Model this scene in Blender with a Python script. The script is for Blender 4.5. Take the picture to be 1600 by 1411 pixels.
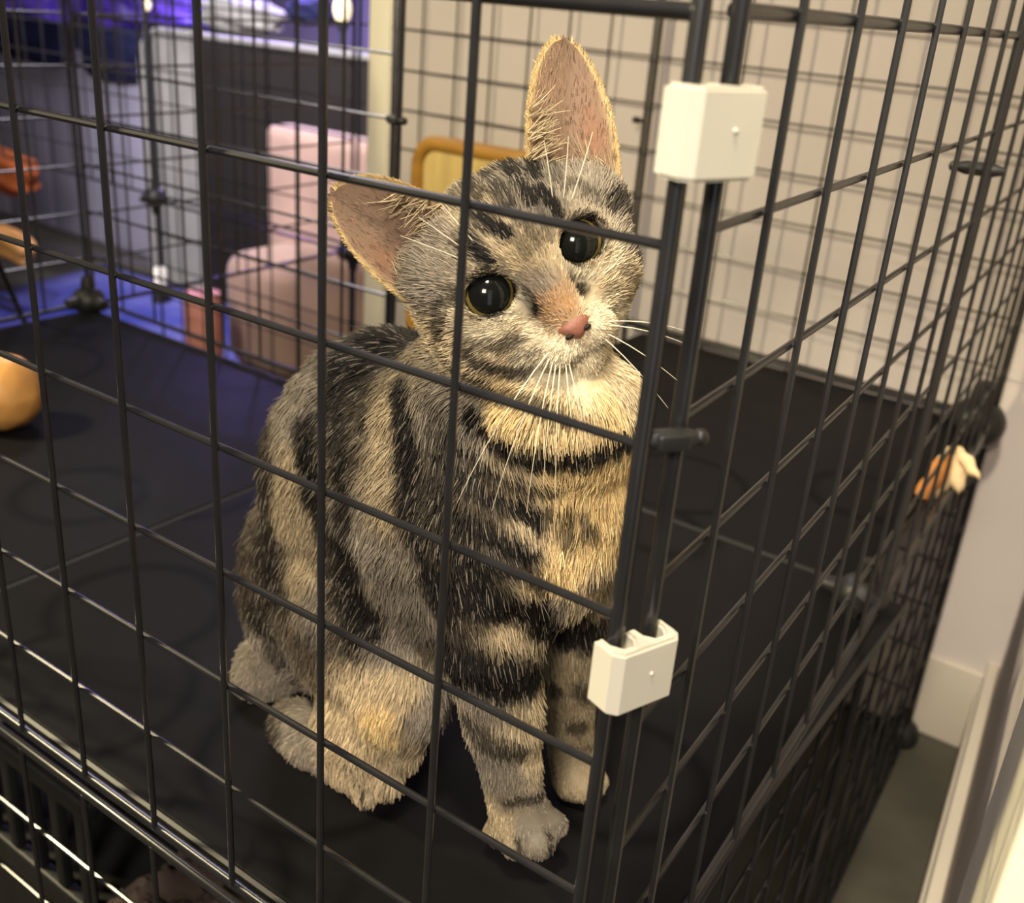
import bpy, bmesh, math, random
import numpy as np
from mathutils import Vector, Matrix
from mathutils.bvhtree import BVHTree

random.seed(7)
rng = np.random.default_rng(7)
for o in list(bpy.data.objects):
    bpy.data.objects.remove(o)
SC = bpy.context.scene
COL = SC.collection

# ---------------------------------------------------------------- units
# Everything is laid out in "cells": one square of the wire grid = 4.5 cm.
S = 0.045
ZF = -13.7            # floor height in cells (the cage floor the kitten sits on is z = -6)


def W(p):
    return Vector((p[0] * S, p[1] * S, (p[2] - ZF) * S))


# ---------------------------------------------------------------- camera
CR = np.array([[0.8114759, 0.5795100, 0.0753321],
               [0.2876982, -0.2839590, -0.9146568],
               [-0.5086616, 0.7638949, -0.3971499]])
CC = np.array([2.0552249, -4.3616120, 1.0064270])
FPX = 1641.5
cam_d = bpy.data.cameras.new('camera')
cam = bpy.data.objects.new('camera', cam_d)
COL.objects.link(cam)
m = Matrix.Identity(4)
for i in range(3):
    m[i][0] = CR[0, i]
    m[i][1] = -CR[1, i]
    m[i][2] = -CR[2, i]
m.translation = W(CC)
cam.matrix_world = m
cam_d.sensor_width = 36
cam_d.lens = 36 * FPX / 1600
cam_d.clip_start = 0.01
cam_d.dof.use_dof = True
cam_d.dof.focus_distance = 7.6 * S
cam_d.dof.aperture_fstop = 14
SC.camera = cam

# ---------------------------------------------------------------- world, lights, exposure
SC.view_settings.view_transform = 'Standard'
SC.view_settings.look = 'None'
SC.view_settings.gamma = 1
SC.view_settings.use_curve_mapping = False
SC.view_settings.exposure = 0.0
world = bpy.data.worlds.new('room_light')
SC.world = world
world.use_nodes = True
world.node_tree.nodes['Background'].inputs[0].default_value = (0.62, 0.55, 0.60, 1)
world.node_tree.nodes['Background'].inputs[1].default_value = 0.11


def area(name, loc, target, size, power, color, sy=None):
    d = bpy.data.lights.new(name, 'AREA')
    d.size = size * S
    if sy:
        d.shape = 'RECTANGLE'
        d.size_y = sy * S
    d.energy = power
    d.color = color
    o = bpy.data.objects.new(name, d)
    COL.objects.link(o)
    o.location = W(loc)
    o.rotation_euler = (W(target) - W(loc)).to_track_quat('-Z', 'Y').to_euler()
    return o


area('ceiling_lamp', (4, -17, 10), (-2.5, 2, -4), 5, 12.5, (1.0, 0.89, 0.74))
area('ceiling_lamp', (-0.6, 3, 25), (-2, 14, -8), 6, 0.6, (1.0, 0.90, 0.88))
area('side_lamp', (-20, -5, 9), (-4, 2, -3), 2.1, 14.0, (1.0, 0.86, 0.52))


def spot(name, loc, target, angle, blend, size, power, color):
    d = bpy.data.lights.new(name, 'SPOT')
    d.spot_size = math.radians(angle)
    d.spot_blend = blend
    d.shadow_soft_size = size * S
    d.energy = power
    d.color = color
    o = bpy.data.objects.new(name, d)
    COL.objects.link(o)
    o.location = W(loc)
    o.rotation_euler = (W(target) - W(loc)).to_track_quat('-Z', 'Y').to_euler()


spot('wall_fill_spot', (1.2, -6, 20), (0.9, 13, -13), 38, 0.9, 1.6, 120.0, (1.0, 0.89, 0.68))  # added fill spot that brightens the lower wall and the chest
spot('far_fill_spot', (-24, 4, 15), (-34, 31, -5), 50, 0.7, 2.0, 200.0, (0.95, 0.90, 1.0))  # added spot that brightens the things at the far left
area('far_fill_area', (-32, 22, 22), (-30, 26, -8), 8, 12.0, (0.90, 0.86, 1.0))  # added fill raising the brightness of the far room
area('violet_lamp', (-37, 33.5, 5), (-34, 37, -1), 3, 24.0, (0.36, 0.26, 1.0))
area('cool_fill', (11, -12, 1), (0, 0, -2), 5, 0.9, (0.86, 0.90, 0.88), sy=20)  # added cool fill, tall so the eyes reflect a dim slab


# ---------------------------------------------------------------- helpers
def ray(x, y):
    return CR.T @ np.array([(x - 800) / FPX, (y - 705.5) / FPX, 1.0])


def at(x, y, Y):                       # point seen at pixel (x, y) on the vertical plane y = Y
    d = ray(x, y)
    return CC + d * ((Y - CC[1]) / d[1])


def at_z(x, y, z):
    d = ray(x, y)
    return CC + d * ((z - CC[2]) / d[2])


def lin(r, g, b):
    f = lambda c: c / 12.92 if c <= 0.04045 else ((c + 0.055) / 1.055) ** 2.4
    return (f(r / 255), f(g / 255), f(b / 255), 1.0)


def material(name, color, rough=0.5, spec=0.5, metal=0.0, var=0.0, scale=30.0, bump=0.0, bscale=None,
             emit=None, estr=0.0, coat=0.0, sheen=0.0, stretch=None, color2=None):
    mt = bpy.data.materials.new(name)
    mt.use_nodes = True
    nt = mt.node_tree
    b = nt.nodes['Principled BSDF']
    b.inputs['Base Color'].default_value = color
    b.inputs['Roughness'].default_value = rough
    b.inputs['Specular IOR Level'].default_value = spec
    b.inputs['Metallic'].default_value = metal
    b.inputs['Coat Weight'].default_value = coat
    b.inputs['Sheen Weight'].default_value = sheen
    tc = nt.nodes.new('ShaderNodeTexCoord')
    mp = nt.nodes.new('ShaderNodeMapping')
    nt.links.new(tc.outputs['Object'], mp.inputs['Vector'])
    if stretch:
        mp.inputs['Scale'].default_value = stretch
    if var > 0 or color2:
        n = nt.nodes.new('ShaderNodeTexNoise')
        n.inputs['Scale'].default_value = scale
        n.inputs['Detail'].default_value = 6
        nt.links.new(mp.outputs[0], n.inputs['Vector'])
        cr = nt.nodes.new('ShaderNodeValToRGB')
        c2 = color2 or tuple(min(1, c * (1 + var)) for c in color[:3]) + (1,)
        c1 = color if color2 else tuple(c * (1 - var) for c in color[:3]) + (1,)
        cr.color_ramp.elements[0].position = 0.35
        cr.color_ramp.elements[1].position = 0.65
        cr.color_ramp.elements[0].color = c1
        cr.color_ramp.elements[1].color = c2
        nt.links.new(n.outputs['Fac'], cr.inputs['Fac'])
        nt.links.new(cr.outputs['Color'], b.inputs['Base Color'])
    if bump > 0:
        n2 = nt.nodes.new('ShaderNodeTexNoise')
        n2.inputs['Scale'].default_value = bscale or scale * 3
        n2.inputs['Detail'].default_value = 4
        nt.links.new(mp.outputs[0], n2.inputs['Vector'])
        bp = nt.nodes.new('ShaderNodeBump')
        bp.inputs['Strength'].default_value = bump
        bp.inputs['Distance'].default_value = 0.002
        nt.links.new(n2.outputs['Fac'], bp.inputs['Height'])
        nt.links.new(bp.outputs['Normal'], b.inputs['Normal'])
    if emit:
        b.inputs['Emission Color'].default_value = emit
        b.inputs['Emission Strength'].default_value = estr
    return mt


class MB:
    """collects shapes (in cells), builds ONE mesh object"""

    def __init__(s):
        s.v, s.f, s.mi = [], [], []

    def add(s, vs, fs, mi=0):
        n = len(s.v)
        s.v += [tuple(map(float, p)) for p in vs]
        s.f += [tuple(i + n for i in f) for f in fs]
        s.mi += [mi] * len(fs)
        return s

    def bm(s, b, mi=0):
        b.verts.index_update()
        s.add([v.co[:] for v in b.verts], [[v.index for v in f.verts] for f in b.faces], mi)
        b.free()
        return s

    def box(s, c, size, rotz=0, bevel=0.0, seg=3, taper=1.0, mi=0, mat=None):
        b = bmesh.new()
        bmesh.ops.create_cube(b, size=1)
        for v in b.verts:
            t = taper if v.co.z > 0 else 1
            v.co = Vector((v.co.x * size[0] * t, v.co.y * size[1] * t, v.co.z * size[2]))
        if bevel > 0:
            bmesh.ops.bevel(b, geom=list(b.edges), offset=bevel, segments=seg, affect='EDGES', profile=0.5)
        M = Matrix.Translation(Vector(c)) @ (mat.to_4x4() if mat else Matrix.Rotation(rotz, 4, 'Z'))
        b.transform(M)
        return s.bm(b, mi)

    def tube(s, pts, r, n=8, caps=True, closed=False, mi=0):
        pts = [Vector(p) for p in pts]
        R = r if hasattr(r, '__len__') else [r] * len(pts)
        up = None
        vs, fs = [], []
        N = len(pts)
        for i, p in enumerate(pts):
            a = pts[(i - 1) % N] if (i > 0 or closed) else p
            c = pts[(i + 1) % N] if (i < N - 1 or closed) else p
            t = (c - a).normalized()
            if up is None:
                up = t.orthogonal().normalized()
            up = (up - t * up.dot(t)).normalized()
            w = t.cross(up)
            for k in range(n):
                g = 2 * math.pi * k / n
                vs.append(p + (up * math.cos(g) + w * math.sin(g)) * R[i])
        for i in range(N if closed else N - 1):
            j = (i + 1) % N
            for k in range(n):
                l = (k + 1) % n
                fs.append((i * n + k, i * n + l, j * n + l, j * n + k))
        if caps and not closed:
            fs.append(tuple(range(n - 1, -1, -1)))
            fs.append(tuple((N - 1) * n + k for k in range(n)))
        return s.add(vs, fs, mi)

    def ball(s, c, r, rot=None, seg=20, rings=12, mi=0, noise=0.0):
        b = bmesh.new()
        bmesh.ops.create_uvsphere(b, u_segments=seg, v_segments=rings, radius=1)
        rr = Vector((r, r, r)) if not hasattr(r, '__len__') else Vector(r)
        for v in b.verts:
            k = 1.0
            if noise:
                q = v.co
                k = 1 + noise * (math.sin(q.x * 5 + c[0]) * math.cos(q.y * 6 + c[1]) + 0.6 * math.sin(q.z * 9 + q.x * 7))
            v.co = Vector((v.co.x * rr.x * k, v.co.y * rr.y * k, v.co.z * rr.z * k))
        M = Matrix.Translation(Vector(c))
        if rot is not None:
            M = M @ rot.to_4x4()
        b.transform(M)
        return s.bm(b, mi)

    def build(s, name, mats, parent=None, base=None, smooth=True, angle=40):
        base = np.array(base if base is not None else (parent['base'] if parent else
                        (np.mean([p[0] for p in s.v]), np.mean([p[1] for p in s.v]), min(p[2] for p in s.v))), float)
        me = bpy.data.meshes.new(name)
        me.from_pydata([((p[0] - base[0]) * S, (p[1] - base[1]) * S, (p[2] - base[2]) * S) for p in s.v], [], s.f)
        mats = mats if isinstance(mats, (list, tuple)) else [mats]
        for mt in mats:
            me.materials.append(mt)
        if len(mats) > 1:
            me.polygons.foreach_set('material_index', s.mi)
        me.update()
        bmn = bmesh.new()
        bmn.from_mesh(me)
        bmesh.ops.recalc_face_normals(bmn, faces=bmn.faces)
        bmn.to_mesh(me)
        bmn.free()
        if smooth:
            me.polygons.foreach_set('use_smooth', [True] * len(me.polygons))
            me.set_sharp_from_angle(angle=math.radians(angle))
        o = bpy.data.objects.new(name, me)
        COL.objects.link(o)
        if parent:
            o.parent = parent
            pb = np.array(parent['base'])
            o.location = Vector((base - pb) * S)
        else:
            o.location = W(base)
        o['base'] = [float(x) for x in base]
        return o


def tag(o, label=None, cat=None, group=None, kind=None):
    if label:
        o['label'] = label
    if cat:
        o['category'] = cat
    if group:
        o['group'] = group
    if kind:
        o['kind'] = kind
    return o


def thing(name, base, label, cat, group=None):
    o = bpy.data.objects.new(name, None)
    o.empty_display_size = 0.02
    COL.objects.link(o)
    o.location = W(base)
    o['base'] = [float(x) for x in base]
    return tag(o, label, cat, group)


# ---------------------------------------------------------------- materials
M_wire = material('black_powder_coat', (0.014, 0.0135, 0.0145, 1), 0.26, 0.55, var=0.15, scale=60)
M_plastic = material('black_plastic', (0.012, 0.012, 0.012, 1), 0.45, 0.4, var=0.2, scale=20)
M_clip = material('white_plastic', lin(196, 190, 175), 0.35, 0.5, var=0.03, scale=20, bump=0.05)
M_wall = material('painted_wall', lin(200, 190, 186), 0.8, 0.2, var=0.03, scale=6, bump=0.08, bscale=120)
M_base = material('painted_board', lin(196, 186, 172), 0.55, 0.3, var=0.04, scale=10)
M_white = material('white_gloss_paint', lin(240, 232, 212), 0.45, 0.4, var=0.02, scale=8)
M_mat = material('grey_floor_vinyl', lin(72, 69, 60), 0.75, 0.25, var=0.25, scale=9, bump=0.2, bscale=90)
M_lav = material('lavender_grey_board', lin(150, 146, 160), 0.7, 0.2, var=0.06, scale=9)
M_farwall = material('dusky_wall', lin(92, 86, 98), 0.85, 0.1, var=0.05, scale=6)
M_greyfab = material('grey_fabric', lin(138, 136, 128), 0.95, 0.1, var=0.10, scale=18, bump=0.2, bscale=260, sheen=0.2)
M_dark = material('charcoal_panel', lin(36, 33, 31), 0.7, 0.1, var=0.08, scale=12)
M_pink = material('dusty_pink_plush', lin(158, 130, 116), 0.95, 0.1, var=0.10, scale=14, bump=0.3, bscale=220, sheen=0.3)
M_honey = material('honey_wood', lin(214, 186, 118), 0.5, 0.35, var=0.14, scale=10, stretch=(6, 6, 0.8), bump=0.05)
M_honeyd = material('honey_wood_edge', lin(176, 128, 52), 0.5, 0.35, var=0.14, scale=10, stretch=(1, 6, 6))
M_blue = material('blue_lit_floor', lin(44, 52, 140), 0.85, 0.2, color2=lin(100, 100, 168), scale=5, bump=0.3, bscale=40)  # blue light on the far floor, put into the base colour
M_navy = material('navy_cloth', lin(30, 32, 62), 0.9, 0.15, var=0.3, scale=12, bump=0.4, bscale=60)
M_purple = material('violet_lit_bag', lin(120, 86, 240), 0.35, 0.6, var=0.4, scale=14, bump=0.6, bscale=50)  # violet light on the bags, put into their base colour
M_orange = material('orange_cloth', lin(150, 78, 36), 0.85, 0.2, var=0.15, scale=20)
M_skinpink = material('pale_pink_wood', lin(206, 140, 122), 0.6, 0.3, var=0.06, scale=14)
M_tan = material('tan_wood_ball', lin(206, 150, 82), 0.42, 0.45, var=0.12, scale=8, stretch=(1, 1, 4))
M_glow = material('warm_bulb', lin(255, 236, 190), 0.5, 0.2, emit=lin(255, 232, 180), estr=1.2)
M_glowb = material('blue_white_screen', lin(190, 200, 255), 0.5, 0.2, emit=lin(130, 150, 255), estr=1.0)
M_feather = material('orange_feather', lin(206, 140, 80), 0.9, 0.1, var=0.25, scale=40)
M_feath2 = material('cream_feather', lin(216, 190, 150), 0.9, 0.1, var=0.2, scale=40)
M_bed = material('brown_fleece', lin(96, 84, 76), 0.95, 0.1, color2=lin(58, 48, 44), scale=16, bump=0.9, bscale=55)


def shelf_material():
    mt = bpy.data.materials.new('black_embossed_plastic')
    mt.use_nodes = True
    nt = mt.node_tree
    b = nt.nodes['Principled BSDF']
    b.inputs['Roughness'].default_value = 0.36
    b.inputs['Specular IOR Level'].default_value = 0.05
    tc = nt.nodes.new('ShaderNodeTexCoord')
    # faint embossed rings / scrolls
    v = nt.nodes.new('ShaderNodeTexVoronoi')
    v.feature = 'F1'
    v.inputs['Scale'].default_value = 7.5
    v.inputs['Randomness'].default_value = 0.8
    nt.links.new(tc.outputs['Object'], v.inputs['Vector'])
    cr = nt.nodes.new('ShaderNodeValToRGB')
    e = cr.color_ramp.elements
    e[0].position, e[0].color = 0.0, (0, 0, 0, 1)
    e[1].position, e[1].color = 1.0, (0, 0, 0, 1)
    for p, c in ((0.40, 0), (0.44, 1), (0.48, 0)):
        k = e.new(p)
        k.color = (c, c, c, 1)
    nt.links.new(v.outputs['Distance'], cr.inputs['Fac'])
    mx = nt.nodes.new('ShaderNodeMix')
    mx.data_type = 'RGBA'
    mx.inputs[6].default_value = (0.0075, 0.0072, 0.0080, 1)
    mx.inputs[7].default_value = (0.0035, 0.0035, 0.004, 1)
    nt.links.new(cr.outputs['Color'], mx.inputs[0])
    nt.links.new(mx.outputs[2], b.inputs['Base Color'])
    n = nt.nodes.new('ShaderNodeTexNoise')
    n.inputs['Scale'].default_value = 30
    nt.links.new(tc.outputs['Object'], n.inputs['Vector'])
    mr = nt.nodes.new('ShaderNodeMapRange')
    mr.inputs[3].default_value = 0.46
    mr.inputs[4].default_value = 0.60
    nt.links.new(n.outputs['Fac'], mr.inputs[0])
    nt.links.new(mr.outputs[0], b.inputs['Roughness'])
    return mt


M_shelf = shelf_material()

# ---------------------------------------------------------------- setting
WX0 = -17.7            # left end of the white wall
MB().box((-25, 15, ZF - 0.25), (90, 80, 0.5)).build('floor', M_mat, smooth=False)['kind'] = 'structure'
MB().box(((WX0 + 9) / 2, 17.95, 2), (9 - WX0, 0.5, 32)).build('wall_back', M_wall, smooth=False)['kind'] = 'structure'
MB().box((WX0 - 0.05, 17.95, 2), (0.8, 0.8, 32), bevel=0.12).build('trim_1', M_white)['kind'] = 'structure'
MB().box((-50, 46, 2), (66, 0.5, 32)).build('wall_far', M_farwall, smooth=False)['kind'] = 'structure'
ang = math.atan2(0.47, -4.6) - math.pi / 2          # direction of the right-hand skirting in plan


def along(t, off=0.0):                              # t cells towards the viewer from the back corner, off cells to the right
    d = np.array([0.47, -4.56]) / 4.584
    n = np.array([4.56, 0.47]) / 4.584
    return np.array([0.17, 17.0]) + d * t + n * off


def slab_right(name, t0, t1, o0, o1, z0, z1, mt, bevel=0.0):
    c = along((t0 + t1) / 2, (o0 + o1) / 2)
    d = along(1) - along(0)
    o = MB().box((c[0], c[1], (z0 + z1) / 2), (o1 - o0, t1 - t0, z1 - z0), rotz=math.atan2(d[1], d[0]) + math.pi / 2,
                 bevel=bevel).build(name, mt)
    o['kind'] = 'structure'
    return o


slab_right('baseboard_right', -1.0, 12, 0.0, 0.22, ZF, ZF + 1.6, M_base, 0.05)
slab_right('trim_2', -1.0, 12, 0.06, 0.30, ZF + 1.6, ZF + 2.3, M_base, 0.05)
slab_right('wall_right', -1.0, 12.9, 0.32, 0.9, ZF, 18, M_wall)
slab_right('trim_3', 12.9, 16.0, 0.16, 0.9, ZF, 18, M_white, 0.06)
bb = MB().box(((WX0 + 0.3) / 2, 17.62, ZF + 1.0), (0.2 - WX0, 0.16, 2.0), bevel=0.05).build('baseboard_back', M_base)
bb['kind'] = 'structure'


# ---------------------------------------------------------------- wire panels of the cage
R_WIRE, R_FRAME = 0.026, 0.047


def panel(label, p0, dirx, us, width, zs, z0, z1, side=1, group=None, rw=R_WIRE, rf=R_FRAME, u0=0.0, bars=()):
    """one welded wire panel; verticals stand proud on `side` of the horizontals"""
    d = np.array([dirx[0], dirx[1], 0.0]) / math.hypot(*dirx)
    n = np.array([d[1], -d[0], 0.0]) * side
    p0 = np.array([p0[0], p0[1], 0.0])
    base = p0 + np.array([0, 0, z0])
    t = thing('wire_grid', base, label, 'cage panel', group)
    P = lambda u, z, off=0.0: p0 + d * u + np.array([0, 0, z]) + n * off
    c = 0.07
    loop = []
    for (u, z, su, sz) in ((u0, z0, 1, 1), (width, z0, -1, 1), (width, z1, -1, -1), (u0, z1, 1, -1)):
        a, b = (u + su * c, z), (u, z + sz * c)
        q = [a, (u + su * c * 0.3, z + sz * c * 0.3), b]
        if (u == u0) != (z == z0):
            pass
        loop.append(q)
    ordered = loop[0][::-1] + loop[1] + loop[2][::-1] + loop[3]
    MB().tube([P(u, z) for u, z in ordered], rf, 10, closed=True).build('frame', M_wire, t)
    for z in bars:
        MB().tube([P(u0, z, -rw), P(width, z, -rw)], rf * 0.85, 10).build('crossbar', M_wire, t)
    vm = None
    for u in us:
        if vm is None:
            vm = MB().tube([P(u, z0, rw), P(u, z1, rw)], rw, 8).build('wire', M_wire, t, base=P(u, z0))
            first = np.array(P(u, z0))
            w0 = vm
        else:
            w0 = vm.copy()
            COL.objects.link(w0)
        w0.location = Vector((P(u, z0) - base) * S)
    hm = None
    for z in zs:
        if hm is None:
            hm = MB().tube([P(u0, z, -rw), P(width, z, -rw)], rw, 8).build('wire', M_wire, t, base=P(0, z))
            w0 = hm
        else:
            w0 = hm.copy()
            COL.objects.link(w0)
        w0.location = Vector((P(0, z) - base) * S)
    return t


A_us = [1.243 + 1.018 * k for k in range(8)]
B_us = [1.026 + 1.032 * k for k in range(7)]
A_zs = [0, -1, -2, -3, -4, -5]
B_zs = [0.048 - 0.974 * k for k in range(6)]
B_up = [1.99 + 0.974 * k for k in range(6)]
GEN = lambda w, n=8: [w * (k + 1) / n for k in range(n - 1)]
GZ = lambda a, b, n=7: [a + (b - a) * (k + 1) / n for k in range(n - 1)]
BA = -0.0557
bd = (math.sin(BA), math.cos(BA))
bp = lambda v: (bd[0] * v, bd[1] * v)
g = None
FZ = ZF + 0.1
panel('black wire front panel with the kitten right behind it', (0, 0), (-1, 0), A_us, 9.0, A_zs + [2, 3, 4, 5, 6, 7], -6.0, 8.0, -1, u0=0.081, bars=[1.0])
panel('black wire panel below the front panel, closing the dark lower storey', (0, -0.04), (-1, 0), A_us, 9.0, GZ(FZ, -6.17), FZ, -6.17, -1, u0=0.081)
panel('black wire side panel right of the white clips, next to the kitten', (0, 0), bd, B_us, 8.3, B_zs + B_up, -5.85, 8.0, 1, u0=0.25, bars=[1.02])
panel('black wire lower side panel below the near right shelf edge', (0, 0), bd, B_us, 8.3, GZ(FZ, -6.0), FZ, -6.0, 1, u0=0.25)
panel('black wire far side panel seen almost edge on at the right', bp(8.5), bd, GEN(8.4), 8.45, B_zs + B_up, -5.85, 8.0, 1, bars=[1.02])
panel('black wire lower far side panel seen edge on above the back floor corner', bp(8.5), bd, GEN(8.4), 8.45, GZ(FZ, -6.0), FZ, -6.0, 1)
BYW = 17.15
panel('black wire back panel against the white wall, right of the kitten', (-1.15, BYW), (-1, 0.03), GEN(8.35), 8.35, GZ(-5.9, 1) + [1, 2, 3, 4, 5, 6, 7], -5.9, 8, -1, rw=0.022)
panel('black wire lower back panel beneath the shelf by the wall', (-1.15, BYW), (-1, 0.03), GEN(8.35), 8.35, GZ(FZ, -6.0), FZ, -6.0, -1)
panel('black wire back panel between the kitten and the left end of the white wall', (-9.62, BYW + 0.25), (-1, 0.03), GEN(8.9), 8.9, GZ(-5.9, 1) + [1, 2, 3, 4, 5, 6, 7], -5.9, 8, -1, rw=0.022)
panel('black wire back panel in front of the charcoal board and grey armchair', (-18.75, 17.7), (-1, 0), GEN(8.8), 8.8, GZ(-5.9, 1), -5.9, 1, -1)
panel('black wire lower back panel in front of the blue-lit floor', (-18.75, 17.7), (-1, 0), GEN(8.8), 8.8, GZ(FZ, -6.1), FZ, -6.1, -1)
panel('black wire lower back panel in front of the pink armchair foot', (-9.7, 17.4), (-1, 0.03), GEN(8.9), 8.9, GZ(FZ, -6.0), FZ, -6.0, -1)
panel('black wire back panel at the far left in front of the lavender box', (-27.65, 17.7), (-1, 0), GEN(8.8), 8.8, GZ(-5.9, 1), -5.9, 1, -1)
panel('black wire inner panel standing on the far edge of the left shelf', (-9.62, 8.95), (-1, 0), GEN(8.55), 8.55, GZ(-5.85, 1), -5.85, 1, -1)
panel('black wire left end panel of the shelf, facing the blue-lit floor', (-18.25, 8.87), (0.02, -1), GEN(8.7), 8.7, GZ(-5.9, 1), -5.9, 1, -1)
panel('black wire dividing panel running back from the far left shelf corner', (-18.4, 9.1), (-0.03, 1), GEN(8.5), 8.5, GZ(-6.0, 1), -6.0, 1, -1)

# posts left standing on their own beside panels
tag(MB().tube([(-9.42, 8.85, -6.0), (-9.40, 8.85, 2.5)], R_FRAME, 10).build('cage_post', M_wire),
    'thin black post standing at the inner corner of the left shelf', 'post')


# shelves
def shelf(label, x0, x1, y0, y1, z=-6.0):
    t = thing('shelf_sheet', ((x0 + x1) / 2, (y0 + y1) / 2, z - 0.12), label, 'cage shelf')
    MB().box(((x0 + x1) / 2, (y0 + y1) / 2, z - 0.06), (x1 - x0, y1 - y0, 0.12), bevel=0.035).build('sheet', M_shelf, t)
    b = MB()
    r = 0.05
    for p, q in (((x0, y0), (x1, y0)), ((x1, y0), (x1, y1)), ((x1, y1), (x0, y1)), ((x0, y1), (x0, y0))):
        b.tube([(p[0], p[1], z - 0.06), (q[0], q[1], z - 0.06)], r, 8)
    b.build('edge_strip', M_plastic, t)
    return t


shelf('black plastic shelf sheet the kitten sits on', -8.88, -0.22, 0.14, 8.72)
shelf('black plastic shelf sheet at the left with the tan ball on it', -18.1, -8.94, 0.14, 8.82)
s3 = shelf('black plastic shelf sheet at the back right by the white wall', -8.8, -0.95, 8.82, 17.0)


# connectors
def connector(label, p, arms, r=0.42, name='corner_connector'):
    t = thing(name, p, label, 'connector')
    b = MB()
    b.ball(p, (r, r, r * 0.92), seg=18, rings=10)
    b.build('hub', M_plastic, t)
    for a in arms:
        a = Vector(a).normalized()
        MB().tube([Vector(p) + a * r * 0.5, Vector(p) + a * r * 1.05, Vector(p) + a * r * 1.5], [r * 0.42, r * 0.42, r * 0.32], 10).build('socket', M_plastic, t)
    return t


X, Yd, Z = (1, 0, 0), (0, 1, 0), (0, 0, 1)
NX, NY, NZ = (-1, 0, 0), (0, -1, 0), (0, 0, -1)
connector('round black connector at the back right shelf corner, above the feather', (-1.22, 16.9, -6.0), (NX, NY, Z, NZ), 0.56)
connector('round black connector on the floor below the far right corner', (-1.05, 16.9, -13.45), (NX, NY, Z), 0.40)
connector('black connector at the far left corner of the left shelf', (-18.25, 8.87, -5.85), (X, NY, Z), 0.36)
connector('black connector behind the left ear, in front of the pink armchair', (-18.68, 17.71, -6.1), (X, NX, NY, Z, NZ), 0.36)
connector('black connector at the left, in front of the blue-lit room', (-27.58, 17.71, -6.0), (X, NX, NY, Z, NZ), 0.36)
connector('black connector halfway down the right side where two panels meet', (-0.72, 8.45, -5.95), (NX, NY, Yd, Z), 0.36)

# small clamps where neighbouring frames are tied
def clamp(label, p, d, L=0.30, r=0.07):
    d = Vector(d).normalized()
    t = thing('frame_clamp', p, label, 'clamp')
    p = Vector(p)
    MB().tube([p - d * L, p - d * L * 0.55, p + d * L * 0.55, p + d * L], [r * 0.55, r, r, r * 0.55], 10).build('bar', M_plastic, t)
    side = d.cross(Vector((0, 0, 1))).normalized()
    MB().box(p + side * r * 0.2, (L * 1.1, r * 2.2, r * 1.7), rotz=math.atan2(d.y, d.x), bevel=0.02).build('jaw', M_plastic, t)
    MB().ball(p + d * L * 1.0, r * 0.85, seg=10, rings=8).build('knob', M_plastic, t)
    return t


clamp('black clamp on the near corner posts between the two white clips', (0.0, 0.14, -0.97), (0.22, 0.30, 0.0), 0.17, 0.055)
clamp('small black clamp on the right rear post above the near side panel', (-0.56, 8.4, -0.36), (-1.0, -0.2, 0), 0.26, 0.075)
clamp('small black clamp joining the two posts left of the kitten head', (-9.50, 8.86, -0.95), (1, 0, 0), 0.18, 0.075)
clamp('small black clamp on the back post right of the upright ear', (-9.60, 17.0, -1.3), (1, -0.3, 0), 0.10, 0.07)


# white clips
def clip(label, z, zt):
    c = np.array([-0.035, 0.12])
    d = np.array([0.09, 0.25])
    d = d / np.linalg.norm(d)
    n = np.array([d[1], -d[0]])             # towards the viewer
    t = thing('corner_clip', (c[0], c[1], z), label, 'clip', 'white plastic clips on the corner posts')
    hw = 0.235
    pts = []
    prof = [(-hw, -0.05), (-hw, 0.10), (-hw + 0.05, 0.155), (hw - 0.05, 0.155), (hw, 0.10), (hw, -0.05),
            (hw - 0.055, -0.05), (hw - 0.055, 0.03), (hw - 0.09, 0.085), (hw - 0.16, 0.085), (hw - 0.195, 0.04), (0.035, -0.04),
            (-0.035, -0.04), (-hw + 0.195, 0.04), (-hw + 0.16, 0.085), (-hw + 0.09, 0.085), (-hw + 0.055, 0.03), (-hw + 0.055, -0.05)]
    N = len(prof)
    b = bmesh.new()
    lo = [b.verts.new((c[0] + d[0] * u + n[0] * w, c[1] + d[1] * u + n[1] * w, z)) for u, w in prof]
    f = b.faces.new(lo)
    r = bmesh.ops.extrude_face_region(b, geom=[f])
    for v in r['geom']:
        if isinstance(v, bmesh.types.BMVert):
            v.co.z = zt
    bmesh.ops.bevel(b, geom=[e for e in b.edges if abs(e.verts[0].co.z - e.verts[1].co.z) < 1e-6], offset=0.018, segments=2, affect='EDGES')
    MB().bm(b).build('clip_body', M_clip, t, angle=35)
    pz = z + (zt - z) * 0.55
    MB().ball((c[0] + n[0] * 0.155 + d[0] * 0.02, c[1] + n[1] * 0.155 + d[1] * 0.02, pz), 0.014, seg=10, rings=6).build('moulding_dot', M_clip, t)


clip('white plastic clip near the top of the corner posts', 0.32, 0.72)
clip('white plastic clip lower on the corner posts beside the front legs', -2.52, -2.12)

# ---------------------------------------------------------------- the kitten
def smin(a, b, k):
    h = np.maximum(k - np.abs(a - b), 0) / k
    return np.minimum(a, b) - h * h * k * 0.25


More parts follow.
